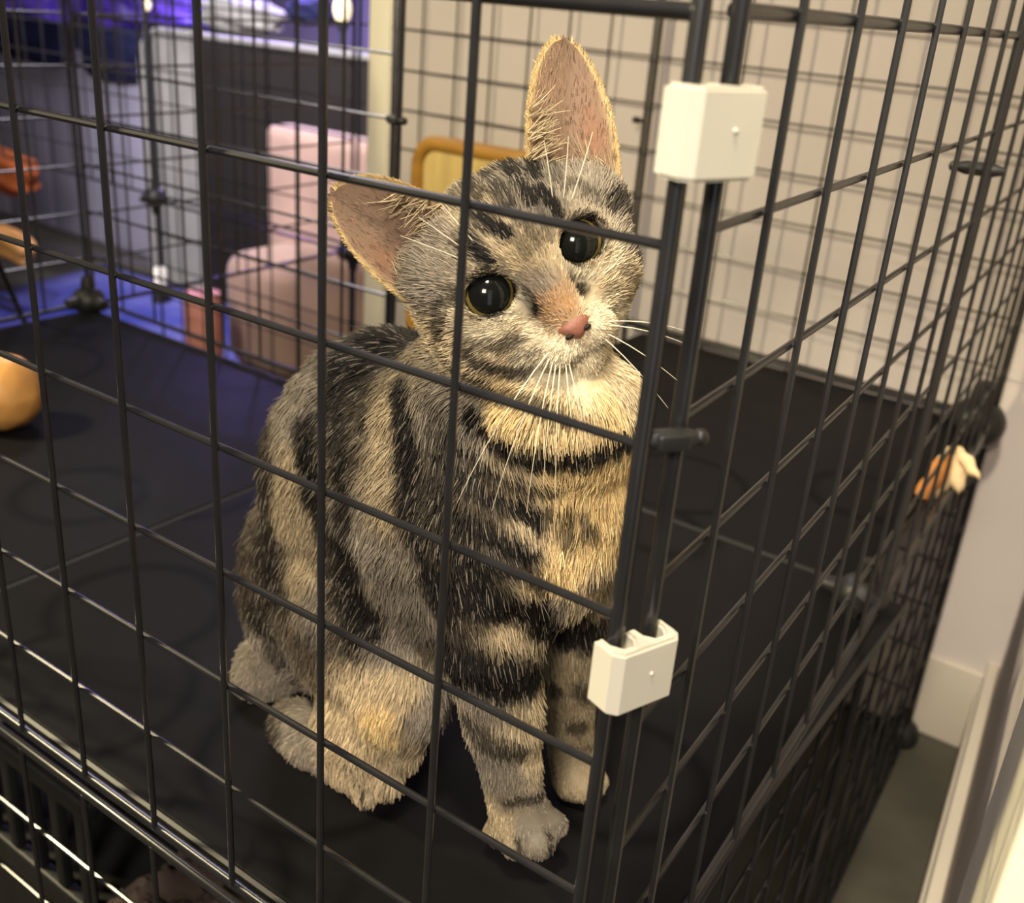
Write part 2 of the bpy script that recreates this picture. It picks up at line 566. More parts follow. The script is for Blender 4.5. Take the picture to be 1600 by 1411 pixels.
class Field:
    def __init__(s, lo, hi, h):
        s.o = np.array(lo, np.float32)
        s.h = h
        n = np.ceil((np.array(hi) - s.o) / h).astype(int) + 1
        s.ax = [s.o[i] + h * np.arange(n[i], dtype=np.float32) for i in range(3)]
        s.f = np.full(n, 9.0, np.float32)

    def sub(s, lo, hi):
        sl = []
        for i in range(3):
            a = max(0, int((lo[i] - s.o[i]) / s.h) - 1)
            b = min(len(s.ax[i]), int((hi[i] - s.o[i]) / s.h) + 2)
            sl.append(slice(a, max(a + 1, b)))
        X, Y, Z_ = np.meshgrid(s.ax[0][sl[0]], s.ax[1][sl[1]], s.ax[2][sl[2]], indexing='ij', copy=False)
        return tuple(sl), X, Y, Z_

    def ell(s, c, r, k=0.2, R=None, cut=False):
        c = np.array(c, float)
        r = np.array(r, float) if hasattr(r, '__len__') else np.array([r] * 3, float)
        mrg = max(r) + (k if not cut else 0) + 0.25
        sl, X, Y, Z_ = s.sub(c - mrg, c + mrg)
        p = np.stack([X - c[0], Y - c[1], Z_ - c[2]], -1).astype(np.float32)
        if R is not None:
            p = p @ np.array(R, np.float32)          # R columns = local axes
        k0 = np.linalg.norm(p / r, axis=-1)
        k1 = np.linalg.norm(p / (r * r), axis=-1) + 1e-6
        d = k0 * (k0 - 1) / k1
        s.f[sl] = smin(s.f[sl], d, k) if not cut else np.maximum(s.f[sl], -d)
        return s

    def cone(s, a, b, ra, rb, k=0.2):
        a = np.array(a, float)
        b = np.array(b, float)
        mrg = max(ra, rb) + k + 0.2
        sl, X, Y, Z_ = s.sub(np.minimum(a, b) - mrg, np.maximum(a, b) + mrg)
        p = np.stack([X - a[0], Y - a[1], Z_ - a[2]], -1).astype(np.float32)
        ab = (b - a).astype(np.float32)
        t = np.clip(p @ ab / (ab @ ab), 0, 1)
        d = np.linalg.norm(p - t[..., None] * ab, axis=-1) - (ra + t * (rb - ra))
        s.f[sl] = smin(s.f[sl], d, k)
        return s

    def mesh(s, iters=3):
        f = s.f
        n = np.array(f.shape) - 1
        acc = np.zeros(tuple(n) + (3,), np.float32)
        cnt = np.zeros(tuple(n), np.float32)
        ins = f < 0
        for ax in range(3):
            o1, o2 = [i for i in range(3) if i != ax]
            for a in (0, 1):
                for b in (0, 1):
                    s0 = [None] * 3
                    s1 = [None] * 3
                    s0[ax], s1[ax] = slice(0, n[ax]), slice(1, n[ax] + 1)
                    s0[o1] = s1[o1] = slice(a, a + n[o1])
                    s0[o2] = s1[o2] = slice(b, b + n[o2])
                    s0, s1 = tuple(s0), tuple(s1)
                    cr = ins[s0] != ins[s1]
                    f0, f1 = f[s0], f[s1]
                    t = np.where(cr, f0 / np.where(cr, f0 - f1, 1), 0)
                    acc[..., ax] += t
                    acc[..., o1] += cr * a
                    acc[..., o2] += cr * b
                    cnt += cr
        act = cnt > 0
        idx = np.full(tuple(n), -1, np.int64)
        idx[act] = np.arange(act.sum())
        ijk = np.argwhere(act)
        V = (ijk + acc[act] / cnt[act][:, None]) * s.h + s.o
        Q = []
        for ax in range(3):
            o1, o2 = [(1, 2), (2, 0), (0, 1)][ax]
            s0 = [slice(0, n[0]), slice(0, n[1]), slice(0, n[2])]
            s0[o1] = slice(1, n[o1])
            s0[o2] = slice(1, n[o2])
            s1 = list(s0)
            s1[ax] = slice(1, n[ax] + 1)
            a, b = ins[tuple(s0)], ins[tuple(s1)]
            e = np.argwhere(a != b)
            flip = a[tuple(e.T)]
            off = np.zeros(3, int)
            off[o1] = 1
            off[o2] = 1
            e = e + off
            d1 = np.zeros(3, int)
            d1[o1] = 1
            d2 = np.zeros(3, int)
            d2[o2] = 1
            g = lambda q: idx[tuple(q.T)]
            q = np.stack([g(e - d1 - d2), g(e - d2), g(e), g(e - d1)], 1)
            q[~flip] = q[~flip][:, ::-1]
            Q.append(q)
        Q = np.concatenate(Q)
        E = np.concatenate([Q[:, [0, 1]], Q[:, [1, 2]], Q[:, [2, 3]], Q[:, [3, 0]]])
        for it in range(iters):
            sm = np.zeros_like(V)
            ct = np.zeros(len(V))
            np.add.at(sm, E[:, 0], V[E[:, 1]])
            np.add.at(ct, E[:, 0], 1)
            np.add.at(sm, E[:, 1], V[E[:, 0]])
            np.add.at(ct, E[:, 1], 1)
            V = V * 0.5 + 0.5 * sm / ct[:, None]
        return V.astype(float), Q


# --- head frame: E towards the ear on the picture's right, U to the crown, F out of the face
Fc = np.array([0.17, 0.12, -0.97])
Fc /= np.linalg.norm(Fc)
Ec = np.array([0.878, -0.478, 0.0])
Ec -= Fc * (Fc @ Ec)
Ec /= np.linalg.norm(Ec)
Uc = np.cross(Fc, Ec)
if Uc[1] > 0:
    Uc = -Uc
HE, HU, HF = CR.T @ Ec, CR.T @ Uc, CR.T @ Fc
HM = at(842, 420, 1.5)                     # point between the eyes
HR = np.stack([HE, HU, HF], 1)
hp = lambda e, u, f: HM + HE * e + HU * u + HF * f

fld = Field((-6.6, 0.3, -6.25), (0.1, 4.3, 0.7), 0.044)
body_parts = [
    ((524, 900, 2.35), (0.90, 0.92, 1.22), 0.3),
    ((588, 745, 2.35), (1.10, 0.95, 1.10), 0.3),
    ((622, 650, 2.35), (0.88, 0.82, 0.74), 0.3),
    ((710, 800, 2.2), (0.98, 0.92, 1.20), 0.3),
    ((848, 790, 2.05), (0.60, 0.72, 1.08), 0.3),
    ((886, 640, 1.85), (0.52, 0.58, 0.50), 0.3),
    ((432, 1050, 2.2), (0.38, 0.50, 0.50), 0.3),
    ((575, 985, 1.75), (0.85, 0.50, 0.90), 0.22),
    ((630, 1085, 1.62), (0.40, 0.42, 0.50), 0.2),
    ((575, 1140, 1.60), (0.55, 0.38, 0.42), 0.2),
]
for (px, py, Y), r, k in body_parts:
    fld.ell(at(px, py, Y), r, k)
fld.cone(at(750, 650, 2.2), at(815, 510, 2.05), 0.74, 0.55, 0.3)
# near foreleg
fld.cone(at(755, 830, 1.72), at(768, 1005, 1.66), 0.50, 0.37, 0.22)
fld.cone(at(768, 1005, 1.66), at(787, 1130, 1.66), 0.37, 0.285, 0.12)
fld.cone(at(787, 1130, 1.66), at(803, 1235, 1.70), 0.285, 0.245, 0.10)
fld.ell(at(816, 1280, 1.72), (0.30, 0.27, 0.26), 0.12)
for px, py, Y, r in ((776, 1298, 1.62, .125), (806, 1318, 1.55, .135), (843, 1318, 1.62, .135), (866, 1288, 1.80, .12)):
    fld.cone(at(816, 1275, 1.72), at(px, py, Y), 0.12, r, 0.035)
# far foreleg
fld.cone(at(885, 890, 2.70), at(886, 1050, 2.78), 0.36, 0.275, 0.2)
fld.cone(at(886, 1050, 2.78), at(893, 1180, 2.84), 0.265, 0.215, 0.1)
fld.ell(at(903, 1213, 2.80), (0.25, 0.25, 0.22), 0.1)
for px, py, Y in ((888, 1228, 2.66), (912, 1234, 2.68), (930, 1222, 2.80)):
    fld.ell(at(px, py, Y), 0.12, 0.04)
# hind foot and toes
fld.cone(at(465, 1140, 1.75), at(565, 1200, 1.52), 0.30, 0.24, 0.2)
for px, py, Y, r in ((530, 1225, 1.46, .13), (572, 1236, 1.42, .14), (608, 1218, 1.42, .13)):
    fld.cone(at(560, 1180, 1.55), at(px, py, Y), 0.14, r, 0.04)
# tail lying round the rump
tl = [at(420, 1000, 2.9), at(392, 1085, 2.3), at(398, 1120, 1.9), at(430, 1150, 1.66), at(480, 1178, 1.5)]
for i in range(4):
    fld.cone(tl[i], tl[i + 1], 0.24 - 0.02 * i, 0.22 - 0.02 * i, 0.1)
# head
hd = [((0, .14, -.56), (.71, .60, .60), .25), ((.68, .17, -.56), (.22, .32, .26), .2), ((-.62, .22, -.58), (.20, .30, .26), .2), ((.41, -.24, -.42), (.34, .31, .36), .2), ((-.44, -.22, -.44), (.38, .34, .38), .2),
      ((0, -.46, -.34), (.42, .26, .36), .2), ((.125, -.535, .02), (.175, .135, .16), .08), ((-.125, -.535, .02), (.175, .135, .16), .08),
      ((0, -.68, -.08), (.15, .11, .15), .08), ((.31, .25, -.20), (.25, .12, .14), .15), ((-.31, .25, -.20), (.25, .12, .14), .15),
      ((0, .30, -.14), (.3, .22, .14), .2)]
for c, r, k in hd:
    fld.ell(hp(*c), r, k, R=HR)
fld.cone(hp(0, .12, -.13), hp(0, -.36, .10), .20, .115, .14)
EYE_R = 0.205
eyes = [(-.365, 0.0, -.19), (.345, 0.02, -.19)]
for e in eyes:
    fld.ell(hp(e[0], e[1], e[2] + .015), EYE_R + .045, 0.10, R=HR)      # lids
for e in eyes:
    sx = -1 if e[0] < 0 else 1
    tl_ = math.radians(12) * sx                                         # outer corners a little higher
    RR = np.stack([HE * math.cos(tl_) + HU * math.sin(tl_), HU * math.cos(tl_) - HE * math.sin(tl_), HF], 1)
    fld.ell(hp(e[0], e[1], e[2] + .22), (.198 if sx < 0 else .186, .138 if sx < 0 else .150, .26), 0, R=RR, cut=True)
fld.f = np.maximum(fld.f, (-5.985 - fld.ax[2])[None, None, :])
KV, KQ = fld.mesh(2)
print('kitten verts', len(KV))
bvh = BVHTree.FromPolygons([tuple(v) for v in KV], [tuple(q) for q in KQ])
tri = np.concatenate([KQ[:, [0, 1, 2]], KQ[:, [0, 2, 3]]])
tn = np.cross(KV[tri[:, 1]] - KV[tri[:, 0]], KV[tri[:, 2]] - KV[tri[:, 0]])
VN = np.zeros_like(KV)
for c in range(3):
    np.add.at(VN, tri[:, c], tn)
VN /= np.linalg.norm(VN, axis=1)[:, None] + 1e-9
if ((KV - KV.mean(0)) * VN).sum() < 0:
    VN = -VN
    KQ = KQ[:, ::-1]


def on_coat(px, py):
    """where the line of sight through a point of the photograph meets the coat"""
    h = bvh.ray_cast(Vector(CC), Vector(ray(px, py)).normalized())
    return np.array(h[0]) if h[0] is not None else None


# --- coat colours: patches spread over the body, then dark tabby bands and toe-gap shade drawn along lines on the coat
def L3(r, g, b):
    return np.array(lin(r, g, b)[:3])


GREY = L3(148, 137, 122)
TAN = L3(196, 176, 142)
GOLD = L3(236, 206, 150)
CREAM = L3(222, 208, 178)
BRN = L3(84, 73, 60)
DKB = L3(60, 50, 40)
BLK = L3(24, 20, 17)
PINKB = L3(176, 136, 96)
patch = [
    # face
    (800, 300, GREY), (850, 350, GREY), (760, 330, TAN), (700, 400, GREY), (690, 460, GREY), (930, 300, GREY), (980, 380, GREY), (870, 290, GREY),
    (800, 410, TAN), (850, 400, TAN), (855, 450, GREY), (870, 470, PINKB), (880, 480, PINKB), (850, 490, PINKB), (845, 512, CREAM), (870, 545, CREAM),
    (780, 492, CREAM), (740, 492, TAN), (700, 520, TAN), (720, 560, TAN), (790, 550, TAN), (830, 560, CREAM), (900, 565, CREAM), (940, 545, CREAM),
    (960, 500, CREAM), (930, 490, CREAM), (980, 450, TAN), (990, 560, CREAM), (960, 600, TAN), (890, 600, CREAM), (870, 385, TAN), (930, 425, TAN),
    # throat, chest
    (800, 620, GOLD), (880, 625, GOLD), (950, 625, GOLD), (740, 640, GREY), (800, 700, TAN), (850, 720, GOLD), (930, 720, GOLD), (980, 700, GOLD),
    (900, 770, GOLD), (950, 790, GOLD), (900, 850, GOLD), (940, 830, GOLD), (970, 840, GOLD), (920, 900, TAN), (870, 880, GOLD), (860, 930, GREY),
    # shoulder and foreleg
    (740, 720, BRN), (720, 680, GREY), (700, 640, GREY), (690, 760, DKB), (760, 790, BRN), (800, 840, GREY), (820, 800, TAN), (720, 840, DKB), (730, 900, BLK),
    (780, 975, TAN), (820, 975, TAN), (730, 960, BRN), (770, 1085, GREY), (815, 1090, TAN), (760, 1200, GREY), (800, 1200, GREY), (830, 1180, TAN),
    (780, 1290, TAN), (830, 1300, GREY), (860, 1280, GREY), (880, 1010, TAN), (870, 1120, TAN), (920, 1100, TAN), (900, 1220, TAN),
    # flank
    (605, 640, TAN), (605, 720, TAN), (607, 780, TAN), (560, 700, BRN), (575, 640, BRN), (570, 780, GREY), (560, 840, GREY), (480, 640, GREY), (505, 600, GREY),
    (470, 720, TAN), (460, 800, TAN), (475, 880, TAN), (490, 940, GREY), (420, 720, DKB), (395, 800, DKB), (390, 880, BRN), (400, 940, DKB), (430, 860, DKB),
    (610, 850, GREY), (640, 910, GREY), (650, 970, GREY), (620, 1000, GREY), (580, 560, BLK), (620, 540, BLK), (660, 530, DKB), (540, 590, BLK),
    (560, 960, BRN), (480, 1000, BRN), (420, 1010, GREY), (440, 1080, GREY), (380, 1000, TAN), (560, 1060, TAN), (630, 1060, TAN), (680, 1080, GREY),
    (600, 1120, GOLD), (540, 1130, TAN), (480, 1130, GREY), (420, 1130, BRN), (370, 1080, TAN), (400, 1140, GREY), (460, 1160, GREY), (530, 1180, TAN), (590, 1190, TAN),
    (530, 1235, TAN), (570, 1245, TAN), (610, 1225, TAN), (660, 1120, GREY), (690, 900, DKB), (680, 1000, BRN),
]
pp, pc = [], []
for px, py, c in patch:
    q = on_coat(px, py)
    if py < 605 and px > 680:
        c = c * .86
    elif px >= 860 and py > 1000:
        c = c * .55  # far foreleg and paw: their shade put into the coat colour
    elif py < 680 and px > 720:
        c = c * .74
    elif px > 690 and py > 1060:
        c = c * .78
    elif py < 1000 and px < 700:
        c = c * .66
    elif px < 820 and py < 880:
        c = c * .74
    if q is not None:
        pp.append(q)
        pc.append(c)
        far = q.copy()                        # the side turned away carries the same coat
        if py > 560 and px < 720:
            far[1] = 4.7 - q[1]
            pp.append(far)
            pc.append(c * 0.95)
for c3, c in (((0, .5, -1.1), BRN), ((.5, .3, -1.0), BRN), ((-.5, .3, -1.0), BRN), ((0, -.2, -1.1), BRN)):
    pp.append(hp(*c3))
    pc.append(c)
pp, pc = np.array(pp), np.array(pc)

band = [  # (points along the band, half width in px, strength)
    # forehead bars
    ([(755, 341), (775, 362), (798, 378)], 8, 1), ([(742, 385), (756, 398), (770, 410)], 9, 1), ([(735, 330), (748, 348), (760, 362)], 8, .8),
    ([(817, 300), (834, 328)], 9, 1), ([(850, 312), (872, 340)], 9, 1), ([(790, 245), (812, 285)], 10, 1), ([(760, 262), (788, 312), (800, 335)], 9, .9),
    ([(735, 285), (758, 320)], 10, .9), ([(815, 232), (848, 290)], 9, 1), ([(862, 262), (880, 300)], 8, .6), ([(790, 320), (825, 365), (845, 390)], 6, .6),
    ([(905, 300), (930, 318)], 9, .6), ([(952, 326), (968, 322), (984, 342)], 9, .9), ([(990, 400), (1003, 420)], 9, .8), ([(800, 372), (830, 405)], 5, .5), ([(850, 345), (862, 385)], 5, .55), ([(880, 330), (884, 352)], 5, .5), ([(775, 405), (800, 425)], 5, .45), ([(725, 430), (748, 425), (775, 425)], 4, .4), ([(680, 470), (672, 510)], 7, .5), ([(720, 380), (738, 400)], 6, .6), ([(705, 300), (725, 330)], 9, .7),
    # eyeliner, cheeks
    ([(818, 455), (828, 470), (838, 484)], 9, 1), ([(892, 398), (896, 425), (906, 448)], 11, 1), ([(714, 462), (702, 482), (697, 520)], 9, .9),
    ([(727, 508), (750, 528), (790, 535), (812, 528)], 7, .75), ([(737, 545), (760, 562), (800, 575), (825, 576)], 8, .9), ([(690, 540), (715, 575), (760, 592)], 8, .6),
    ([(800, 535), (830, 528)], 4, .5), ([(815, 552), (850, 540)], 4, .5), ([(940, 465), (956, 455)], 5, .5), ([(955, 485), (985, 462)], 5, .5), ([(985, 540), (1003, 552)], 7, .5),
    ([(965, 430), (1000, 445)], 7, .5),
    # necklaces
    ([(705, 590), (760, 606), (830, 618), (890, 634)], 10, .8), ([(745, 640), (775, 668), (810, 686), (867, 694), (925, 690), (996, 652)], 15, 1),
    ([(700, 660), (735, 690), (770, 715), (810, 738), (858, 747)], 10, .9), ([(680, 690), (725, 734), (782, 760), (838, 794)], 12, 1), ([(838, 794), (882, 778), (910, 788), (926, 812)], 8, .85),
    ([(690, 770), (735, 798), (780, 826), (820, 842)], 13, 1), ([(700, 840), (760, 866), (815, 876), (845, 890)], 13, .9), ([(690, 900), (768, 925), (838, 940)], 26, 1),
    ([(886, 808), (893, 824)], 14, .8), ([(974, 860), (925, 893)], 9, .8), ([(850, 965), (935, 975)], 26, 1),
    # foreleg bars
    ([(702, 1010), (765, 1038), (830, 1044)], 36, 1), ([(728, 1110), (758, 1148), (815, 1166)], 15, .85), ([(791, 1256), (845, 1238)], 8, .85), ([(700, 960), (720, 985)], 16, .7),
    ([(860, 1066), (868, 1070)], 11, .8), ([(902, 1066), (918, 1076)], 13, .8), ([(898, 1134), (908, 1138)], 12, .8), ([(880, 1170), (925, 1165)], 6, .6),
    ([(808, 1312), (814, 1345)], 4, .9), ([(856, 1300), (862, 1336)], 4, .9), ([(566, 1232), (566, 1262)], 4, .9), ([(604, 1222), (607, 1245)], 4, .8), ([(781, 1300), (788, 1325)], 3, .6),  # shade in the gaps between the toes, drawn as dark lines
    # flank
    ([(640, 590), (642, 700), (650, 790), (672, 870), (690, 930)], 20, 1), ([(690, 640), (690, 740), (700, 830)], 20, .65), ([(560, 555), (610, 540), (665, 525)], 26, 1),
    ([(494, 655), (492, 700), (500, 748)], 26, 1), ([(540, 600), (545, 700), (545, 800)], 18, .9), ([(545, 845), (552, 900), (575, 960)], 28, 1), ([(510, 780), (520, 850), (540, 920)], 18, .9),
    ([(415, 700), (420, 780), (425, 860), (450, 930)], 22, .7), ([(585, 590), (590, 650)], 8, .5), ([(440, 620), (425, 680)], 14, .5), ([(500, 985), (560, 1005)], 14, .5),
    ([(410, 960), (440, 1020)], 18, .6), ([(395, 1100), (440, 1140)], 12, .6), ([(470, 1060), (500, 1090)], 10, .4),
]
bp_, bw, bs = [], [], []
for line, w, st in band:
    for (x0, y0), (x1, y1) in zip(line[:-1], line[1:]):
        nn = max(2, int(math.hypot(x1 - x0, y1 - y0) / 6))
        for i in range(nn + 1):
            q = on_coat(x0 + (x1 - x0) * i / nn, y0 + (y1 - y0) * i / nn)
            if q is None:
                continue
            dd = np.linalg.norm(q - CC)
            for mir in (0, 1):
                if mir:
                    if y0 < 580 or x0 > 690:
                        continue
                    q = q.copy()
                    q[1] = 4.7 - q[1]
                bp_.append(q)
                bw.append(w * (1.55 if y0 < 580 and x0 > 690 else 1.15) * dd / FPX)
                bs.append(st)
bp_, bw, bs = np.array(bp_), np.array(bw), np.array(bs)


def coat(P, jit=0.0):
    out = np.zeros((len(P), 3))
    P = P + (rng.normal(0, jit, P.shape) if jit else 0)
    for i in range(0, len(P), 4000):
        q = P[i:i + 4000]
        d2 = ((q[:, None] - pp[None]) ** 2).sum(2) + 0.004
        w = 1 / d2 ** 2.2
        col = (w @ pc) / w.sum(1)[:, None]
        d = np.sqrt(((q[:, None] - bp_[None]) ** 2).sum(2))
        t = np.clip((1.55 - d / bw[None]) / 0.9, 0, 1)
        s_ = (t * t * (3 - 2 * t) * bs[None]).max(1)[:, None]
        col = col * (1 - s_) + BLK * s_
        # dark skin round the eyes, a paler ring outside it
        for e in eyes:
            de = np.linalg.norm(q - hp(e[0], e[1], e[2] + .10), axis=1)
            loc = (q - hp(*e)) @ HR
            pale = np.clip(1 - np.abs(de - .255) / .06, 0, 1) * np.clip(.35 - loc[:, 1] * 2.5, 0, 1)
            col = col * (1 - pale[:, None]) + CREAM * 0.85 * pale[:, None]
            rim = np.clip((.205 - de) / .025, 0, 1)[:, None]
            col = col * (1 - rim) + BLK * .6 * rim
        mo = np.abs((q - HM) @ HE)
        mu = (q - HM) @ HU
        mf = (q - HM) @ HF
        line = np.clip(1 - mo / .018, 0, 1) * (mf > -.05) * np.clip(1 - np.abs(mu + .54) / .07, 0, 1)
        dm = np.sqrt((mu + .615 + mo * .10) ** 2) / .016
        line = np.maximum(line, np.clip(1.3 - dm, 0, 1) * (mo < .22) * (mf > -.12))
        col = col * (1 - .75 * line[:, None]) + L3(70, 45, 35) * .75 * line[:, None]
        out[i:i + 4000] = col
    return out


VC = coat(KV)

M_coat = bpy.data.materials.new('tabby_coat')
M_coat.use_nodes = True
nt = M_coat.node_tree
an = nt.nodes.new('ShaderNodeAttribute')
an.attribute_name = 'col'
pb = nt.nodes['Principled BSDF']
nt.links.new(an.outputs['Color'], pb.inputs['Base Color'])
pb.inputs['Roughness'].default_value = 0.55
pb.inputs['Specular IOR Level'].default_value = 0.22

KBASE = (-3.3, 2.2, -6.0)
cat = thing('kitten', KBASE, 'brown tabby kitten sitting on the black shelf behind the wires, head tilted', 'cat')
kme = bpy.data.meshes.new('body')
kme.from_pydata([tuple((v - np.array(KBASE)) * S) for v in KV], [], [tuple(int(i) for i in q) for q in KQ])
ca = kme.color_attributes.new('col', 'FLOAT_COLOR', 'POINT')
ca.data.foreach_set('color', np.concatenate([VC * 0.8, np.ones((len(VC), 1))], 1).astype(np.float32).ravel())
kme.polygons.foreach_set('use_smooth', [True] * len(kme.polygons))
kme.materials.append(M_coat)
body = bpy.data.objects.new('body', kme)
COL.objects.link(body)
body.parent = cat

# --- combing: direction of the hair on the coat
guide = [(600, 600, -.6, .6), (520, 600, -.7, .7), (450, 680, -.5, 1), (600, 720, -.7, .6), (540, 760, -.7, .7), (470, 800, -.5, .8), (400, 850, -.3, 1),
         (600, 860, -.5, .8), (640, 950, -.4, .9), (540, 930, -.5, .8), (430, 950, -.4, 1), (600, 1050, -.35, 1), (660, 1050, -.1, 1), (480, 1060, -.6, .8), (420, 1100, -.7, .6),
         (600, 1150, -.4, 1), (520, 1160, -.5, .9), (700, 700, -.2, 1), (700, 830, .0, 1), (760, 740, .4, 1), (800, 720, .3, 1), (860, 720, .05, 1), (930, 720, 0, 1),
         (780, 860, .5, 1), (900, 850, -.05, 1), (770, 960, .3, 1), (760, 1030, .15, 1), (780, 1120, .1, 1), (800, 1220, .1, 1), (820, 1300, .1, 1), (880, 1000, 0, 1),
         (890, 1150, 0, 1), (570, 1230, .0, 1), (830, 620, -.1, 1), (900, 630, .1, 1), (970, 640, .3, 1), (740, 620, -.3, 1), (640, 560, -.9, .2)]
gp, gd = [], []
for x, y, dx, dy in guide:
    q = on_coat(x, y)
    if q is not None:
        v = CR.T @ np.array([dx, dy, 0.0])
        gp.append(q)
        gd.append(v / np.linalg.norm(v))
        gp.append(np.array([q[0], 4.7 - q[1], q[2]]))
        w = v.copy()
        w[1] = -w[1]
        gd.append(w / np.linalg.norm(w))
gp, gd = np.array(gp), np.array(gd)
NOSE = hp(0, -.40, .16)


def comb(P, N):
    out = np.zeros_like(P)
    for i in range(0, len(P), 8000):
        q = P[i:i + 8000]
        d2 = ((q[:, None] - gp[None]) ** 2).sum(2) + 0.02
        w = 1 / d2 ** 1.5
        v = (w @ gd) / w.sum(1)[:, None]
        lo = (q - HM) @ HR
        hw = np.clip((lo[:, 1] + 1.0) / .3, 0, 1) * np.clip((1.25 - np.linalg.norm(q - hp(0, 0, -.5), axis=1)) / .25, 0, 1)
        away = q - NOSE
        away /= np.linalg.norm(away, axis=1)[:, None] + 1e-6
        v = v * (1 - hw[:, None]) + away * hw[:, None]
        out[i:i + 8000] = v
    out -= N * (out * N).sum(1)[:, None]
    return out / (np.linalg.norm(out, axis=1)[:, None] + 1e-6)


def hair_len(P):
    lo = (P - HM) @ HR
    dn = np.linalg.norm(P - NOSE, axis=1)
    L = np.full(len(P), 0.185)
    hd_ = np.linalg.norm(P - hp(0, 0, -.5), axis=1)
    hl = np.clip(.045 + .085 * (dn - .12), .045, .14)
    inh = np.clip((1.15 - hd_) / .2, 0, 1)
    L = L * (1 - inh) + hl * inh
    for e in eyes:
        de = np.linalg.norm(P - hp(e[0], e[1], e[2] + .1), axis=1)
        L *= np.clip((de - .17) / .10, 0.55, 1)
    z = P[:, 2]
    L = np.where(inh < .1, L * np.clip(.5 + (z + 5.9) / 1.6, .5, 1), L)
    leg = (P[:, 0] > -2.6) & (z < -3.9)
    L = np.where(leg, np.minimum(L, .055 + .14 * np.clip((z + 5.2) / 1.3, 0, 1)), L)
    return L


NH = 330000
tri = np.concatenate([KQ[:, [0, 1, 2]], KQ[:, [0, 2, 3]]])
TA = np.linalg.norm(np.cross(KV[tri[:, 1]] - KV[tri[:, 0]], KV[tri[:, 2]] - KV[tri[:, 0]]), axis=1)
tcn = KV[tri].mean(1)
tnn = VN[tri].mean(1)
side = ((CC - tcn) * tnn).sum(1) / np.linalg.norm(CC - tcn, axis=1)
hdw = np.where(np.linalg.norm(tcn - hp(0, 0, -.5), axis=1) < 1.1, 2.6, 1.0) * np.where(np.linalg.norm(tcn - hp(0, -.25, .0), axis=1) < .55, 2.2, 1.0)
wgt = TA * np.where(side > -.15, 1.0, .30) * hdw
ti = rng.choice(len(tri), NH, p=wgt / wgt.sum())
b1 = rng.random((NH, 2))
fl = b1.sum(1) > 1
b1[fl] = 1 - b1[fl]
bc = np.stack([1 - b1.sum(1), b1[:, 0], b1[:, 1]], 1)
RP = (KV[tri[ti]] * bc[..., None]).sum(1)
RN = (VN[tri[ti]] * bc[..., None]).sum(1)
RN /= np.linalg.norm(RN, axis=1)[:, None]
RL = hair_len(RP)
keep = (RL > .012) & (RP[:, 2] > -5.97)
RP, RN, RL = RP[keep], RN[keep], RL[keep]
NH = len(RP)
RC = comb(RP, RN)
RC = RC + rng.normal(0, .13, RC.shape)
# locks: neighbouring hairs lean together
lock = np.stack([np.sin(RP[:, 0] * 17 + RP[:, 2] * 11), np.cos(RP[:, 1] * 19 - RP[:, 2] * 13), np.sin(RP[:, 2] * 21 + RP[:, 1] * 9)], 1)
RC = RC + lock * .13
RL = RL * rng.uniform(.6, 1.25, NH)
HC = coat(RP, .010) * rng.lognormal(0, .20, (NH, 1))
tips = rng.random(NH) < .10
HC[tips] = HC[tips] * .5 + GREY * .6
K = 5
pts = np.zeros((NH, K, 3))
lay = rng.uniform(.16, .38, NH)[:, None]
cur = RP - RN * .01
pts[:, 0] = cur
for k in range(1, K):
    t = k / (K - 1)
    dvec = RN * lay * (1.15 - t) * 1.3 + RC
    dvec[:, 2] -= .10 * t
    dvec /= np.linalg.norm(dvec, axis=1)[:, None]
    cur = cur + dvec * (RL / (K - 1))[:, None]
    cur[:, 2] = np.maximum(cur[:, 2], -5.985)
    pts[:, k] = cur


def make_fur(name, pts, cols, r0, parent, base, label=None):
    n, k = pts.shape[:2]
    hc = bpy.data.hair_curves.new(name)
    hc.add_curves([k] * n)
    P = ((pts - np.array(base)) * S).astype(np.float32)
    hc.attributes['position'].data.foreach_set('vector', P.ravel())
    ra = hc.attributes.get('radius') or hc.attributes.new('radius', 'FLOAT', 'POINT')
    prof = np.linspace(1, .25, k) ** .8
    ra.data.foreach_set('value', (np.ones((n, 1)) * prof[None] * r0 * S).astype(np.float32).ravel())
    at_ = hc.attributes.new('col', 'FLOAT_COLOR', 'CURVE')
    at_.data.foreach_set('color', np.concatenate([np.clip(cols, 0, 1), np.ones((n, 1))], 1).astype(np.float32).ravel())
    hc.materials.append(M_coat)
    o = bpy.data.objects.new(name, hc)
    COL.objects.link(o)
    o.parent = parent
    o['kind'] = 'stuff'
    if label:
        o['label'] = label
    return o


make_fur('fur', pts, HC, .0057, cat, KBASE)

